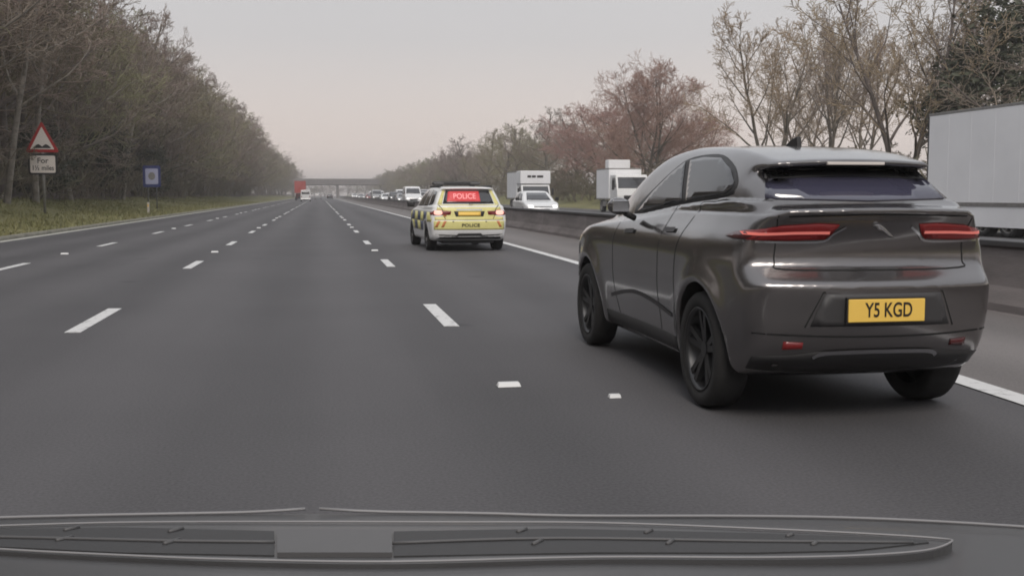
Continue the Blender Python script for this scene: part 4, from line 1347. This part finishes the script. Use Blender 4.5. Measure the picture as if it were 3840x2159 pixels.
# overbridge far ahead
br = thing('overbridge', 'long grey concrete bridge crossing the motorway far ahead', 'bridge', (0, 470, 0))
link('deck', prism_me('deck', [(-3.5, 5.6), (-3.5, 7.0), (3.5, 7.0), (3.5, 5.6), (2.6, 5.3), (-2.6, 5.3)], 'x', -70, 110), 'concrete', br)
for y_ in (-3.55, 3.35): box('parapet', (-70, 110, y_, y_ + .2, 7.0, 8.1), 'concrete', br)
for x_ in (-11.0, 7.7, 26.5): box('pier', (x_ - .5, x_ + .5, -2.6, 2.6, -.4, 5.4), 'concrete', br, .1)
# ================================================================== roadside signs
sg_ = thing('warning_sign', 'red-bordered triangular uneven road sign with plate below on a post', 'sign', (-12.8, 54, .36))
def rounded_tri(w_, h_, r_):
    c = [(-w_ / 2, 0), (w_ / 2, 0), (0, h_)]
    out = []
    for i in range(3):
        p = Vector(c[i]); a = Vector(c[i - 1]); b = Vector(c[(i + 1) % 3])
        d1 = (a - p).normalized() * r_; d2 = (b - p).normalized() * r_
        for t in (0, .33, .67, 1):
            q = (p + d1) * (1 - t) ** 2 + p * 2 * t * (1 - t) + (p + d2) * t * t
            out.append((q.x, q.y))
    return out
def sh(pts, dz): return [(a, b + dz) for a, b in pts]
link('red_triangle', prism_me('red_triangle', sh(rounded_tri(1.50, 1.46, .12), 2.93), 'y', -.012, .012), 'sign_red', sg_)
link('white_field', prism_me('white_field', sh(rounded_tri(1.08, 1.06, .04), 3.065), 'y', -.018, -.008), 'sign_white', sg_)
hump = [(-.40, 0), (-.36, .06), (-.26, .15), (-.17, .19), (-.09, .15), (0, .075), (.09, .15), (.17, .19), (.26, .15), (.36, .06), (.40, 0)]
link('uneven_road_symbol', prism_me('uneven_road_symbol', sh(hump, 3.12), 'y', -.023, -.013), 'sign_black', sg_)
def rrect(w_, h_, r_):
    out = []
    for cx_, cy_, a0 in ((w_ / 2 - r_, h_ / 2 - r_, 0), (-w_ / 2 + r_, h_ / 2 - r_, 90), (-w_ / 2 + r_, -h_ / 2 + r_, 180), (w_ / 2 - r_, -h_ / 2 + r_, 270)):
        for k_ in range(5):
            a = R(a0 + k_ * 22.5)
            out.append((cx_ + r_ * math.cos(a), cy_ + r_ * math.sin(a)))
    return out
link('plate_border', prism_me('plate_border', sh(rrect(1.30, .98, .12), 2.37), 'y', -.012, .012), 'sign_black', sg_)
link('plate_field', prism_me('plate_field', sh(rrect(1.12, .80, .07), 2.37), 'y', -.018, -.008), 'sign_white', sg_)
text_obj('plate_lettering', 'For', .36, 'sign_black', sg_, (0, -.020, 2.53), (R(90), 0, 0), .003)
text_obj('plate_lettering', '1\u00bd miles', .32, 'sign_black', sg_, (0, -.020, 2.19), (R(90), 0, 0), .003, sx=.84)
tube_path('post', [(0, .06, -.5), (0, .06, 4.2)], .065, 'galv', sg_)

bs = thing('blue_sign', 'small blue board with pale square centre beside the left wood', 'sign', (-11.7, 80, .26))
link('blue_board', prism_me('blue_board', sh(rrect(1.20, 1.52, .10), 2.34), 'y', -.012, .012), 'sign_blue', bs)
link('pale_field', prism_me('pale_field', sh(rrect(.86, 1.10, .06), 2.34), 'y', -.018, -.008), 'sign_pale', bs)
link('grey_emblem', prism_me('grey_emblem', sh([(.24 * math.cos(a), .27 * math.sin(a)) for a in np.linspace(0, 6.283, 17)[:-1]], 2.36), 'y', -.023, -.013), 'galv', bs)
for sx_ in (-.3, .3): tube_path('post', [(sx_, .05, -.4), (sx_, .05, 2.9)], .04, 'vent_grey', bs)

mk = thing('marker_post', 'short white marker post on the grass below the blue sign', 'marker post', (-10.5, 70, .16))
link('post', prism_me('post', [(-.06, 0), (.06, 0), (.07, .62), (.03, .70), (-.05, .66)], 'y', -.03, .03), 'sign_white', mk)
link('amber_reflector', prism_me('amber_reflector', [(-.04, .40), (.04, .40), (.04, .55), (-.04, .55)], 'y', -.036, -.028), 'plate_yellow', mk)
mk2 = thing('marker_post', 'pale marker stone in the grass at the left edge', 'marker post', (-15.9, 58.5, 1.0))
link('post', prism_me('post', [(-.22, -.1), (.24, -.1), (.20, .20), (.05, .28), (-.16, .22)], 'y', -.1, .1, .03), 'sign_white', mk2)
fs = thing('far_sign', 'small white sign on the right bank beside the white box lorry', 'sign', (26.2, 98.0, .35))
link('board', prism_me('board', sh(rrect(.75, .55, .1), 2.1), 'y', -.02, .02), 'sign_white', fs)
tube_path('post', [(0, .05, -.3), (0, .05, 2.2)], .04, 'galv', fs)

# ================================================================== bonnet of the filming car
CY = math.radians(-10.136)
bon = thing('car_bonnet', 'dark grey car bonnet with pale front edge along the bottom', 'car bonnet', (0, 0, 0), CY)
def zb(u, v): return .80 + .12 * (1.7 - v) - .03 * (u + .3) ** 2
edge = [(-1.10, 1.60), (-.918, 1.629), (-.794, 1.627), (-.546, 1.628), (-.30, 1.636), (-.054, 1.634), (.131, 1.631), (.536, 1.70), (.836, 1.714), (1.0, 1.70)]
eu = catmull(edge, 6, closed=False)
V, F = [], []
nv = 14
for u, ve in eu:
    for j in range(nv):
        t = j / (nv - 1)
        v = .55 + (ve - .55) * t
        V.append((u, v, zb(u, v) - .002))
    for dv, dz in ((.012, -.010), (.022, -.05), (.026, -.30)):
        V.append((u, ve + dv, zb(u, ve) + dz))
k = nv + 3
for i in range(len(eu) - 1):
    for j in range(k - 1):
        F.append((i * k + j, (i + 1) * k + j, (i + 1) * k + j + 1, i * k + j + 1))
link('bonnet_skin', pmesh('bonnet_skin', V, F, True), 'bonnet', bon)
def edge_tube(u0, u1, lift0, lift1):
    us = np.linspace(u0, u1, 24)
    pts = []
    for u in us:
        v = float(np.interp(u, eu[:, 0], eu[:, 1]))
        e = max(0, 1 - abs(u + .31) / .14) ** 2 * .006
        pts.append((u, v, zb(u, v) + .001 + e))
    return pts
tube_path('edge_trim', edge_tube(-1.08, -.322, 0, 0), .0024, 'pale_edge', bon, 6)
tube_path('edge_trim', edge_tube(-.300, .98, 0, 0), .0024, 'pale_edge', bon, 6)

vp_ = thing('vent_panel', 'long tapering slotted vent panel with pale rim on the bonnet at bottom', 'vent', (0, 0, 0), CY)  # solid stand-in for the dashboard vents mirrored in the windscreen
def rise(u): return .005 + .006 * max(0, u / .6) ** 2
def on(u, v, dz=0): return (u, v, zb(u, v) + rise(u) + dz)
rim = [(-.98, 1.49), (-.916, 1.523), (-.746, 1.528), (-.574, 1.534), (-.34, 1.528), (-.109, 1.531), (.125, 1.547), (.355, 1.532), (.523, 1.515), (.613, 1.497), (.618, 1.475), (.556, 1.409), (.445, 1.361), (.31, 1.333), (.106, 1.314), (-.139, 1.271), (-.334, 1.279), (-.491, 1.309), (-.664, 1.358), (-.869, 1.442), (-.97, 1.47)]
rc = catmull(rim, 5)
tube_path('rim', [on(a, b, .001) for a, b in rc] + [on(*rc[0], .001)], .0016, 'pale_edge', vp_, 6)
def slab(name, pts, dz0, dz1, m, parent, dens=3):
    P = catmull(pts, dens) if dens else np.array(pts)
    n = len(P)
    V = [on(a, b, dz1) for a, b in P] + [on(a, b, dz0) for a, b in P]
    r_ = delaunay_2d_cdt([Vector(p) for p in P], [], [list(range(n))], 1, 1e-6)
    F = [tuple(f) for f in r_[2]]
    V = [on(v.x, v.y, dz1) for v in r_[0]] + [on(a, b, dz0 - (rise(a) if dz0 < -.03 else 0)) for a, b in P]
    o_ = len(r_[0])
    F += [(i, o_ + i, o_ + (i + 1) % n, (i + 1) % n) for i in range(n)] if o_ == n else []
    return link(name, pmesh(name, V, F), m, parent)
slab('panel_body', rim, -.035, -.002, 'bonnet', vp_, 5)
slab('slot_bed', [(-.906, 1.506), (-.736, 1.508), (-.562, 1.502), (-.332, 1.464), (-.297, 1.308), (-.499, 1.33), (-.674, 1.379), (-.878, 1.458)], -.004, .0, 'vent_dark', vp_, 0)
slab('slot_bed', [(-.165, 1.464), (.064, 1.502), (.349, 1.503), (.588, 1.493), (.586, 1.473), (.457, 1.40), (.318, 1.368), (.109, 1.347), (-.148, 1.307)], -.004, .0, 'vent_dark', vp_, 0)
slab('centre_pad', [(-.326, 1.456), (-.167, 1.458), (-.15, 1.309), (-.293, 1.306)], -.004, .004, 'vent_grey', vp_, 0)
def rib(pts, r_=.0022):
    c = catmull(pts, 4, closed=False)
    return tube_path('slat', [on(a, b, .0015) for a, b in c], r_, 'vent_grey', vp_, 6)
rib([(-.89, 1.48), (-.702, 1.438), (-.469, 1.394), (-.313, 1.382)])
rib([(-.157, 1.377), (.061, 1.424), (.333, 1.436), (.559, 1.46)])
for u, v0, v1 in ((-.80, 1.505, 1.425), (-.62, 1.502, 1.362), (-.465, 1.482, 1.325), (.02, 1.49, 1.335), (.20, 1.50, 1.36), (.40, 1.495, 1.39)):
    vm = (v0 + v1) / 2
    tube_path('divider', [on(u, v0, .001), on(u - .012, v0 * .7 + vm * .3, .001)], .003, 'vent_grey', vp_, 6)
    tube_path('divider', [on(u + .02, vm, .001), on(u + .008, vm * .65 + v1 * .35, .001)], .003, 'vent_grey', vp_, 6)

# ================================================================== damp spring air
hz = link('haze', box_me('haze', -1005, 1005, -205, 2005, -1.5, 26.0))
hz['kind'] = 'stuff'
hm = bpy.data.materials.new('haze')
hm.use_nodes = True
ht = hm.node_tree
ht.nodes.clear()
ho = ht.nodes.new('ShaderNodeOutputMaterial')
hv = ht.nodes.new('ShaderNodeVolumePrincipled')
hv.inputs['Color'].default_value = (0.97, 0.95, 0.955, 1)
hv.inputs['Density'].default_value = 0.0010
hv.inputs['Anisotropy'].default_value = 0.2
ht.links.new(hv.outputs[0], ho.inputs['Volume'])
hz.data.materials.append(hm)
tag(hz, 'thin grey haze filling the air above the motorway', 'haze')
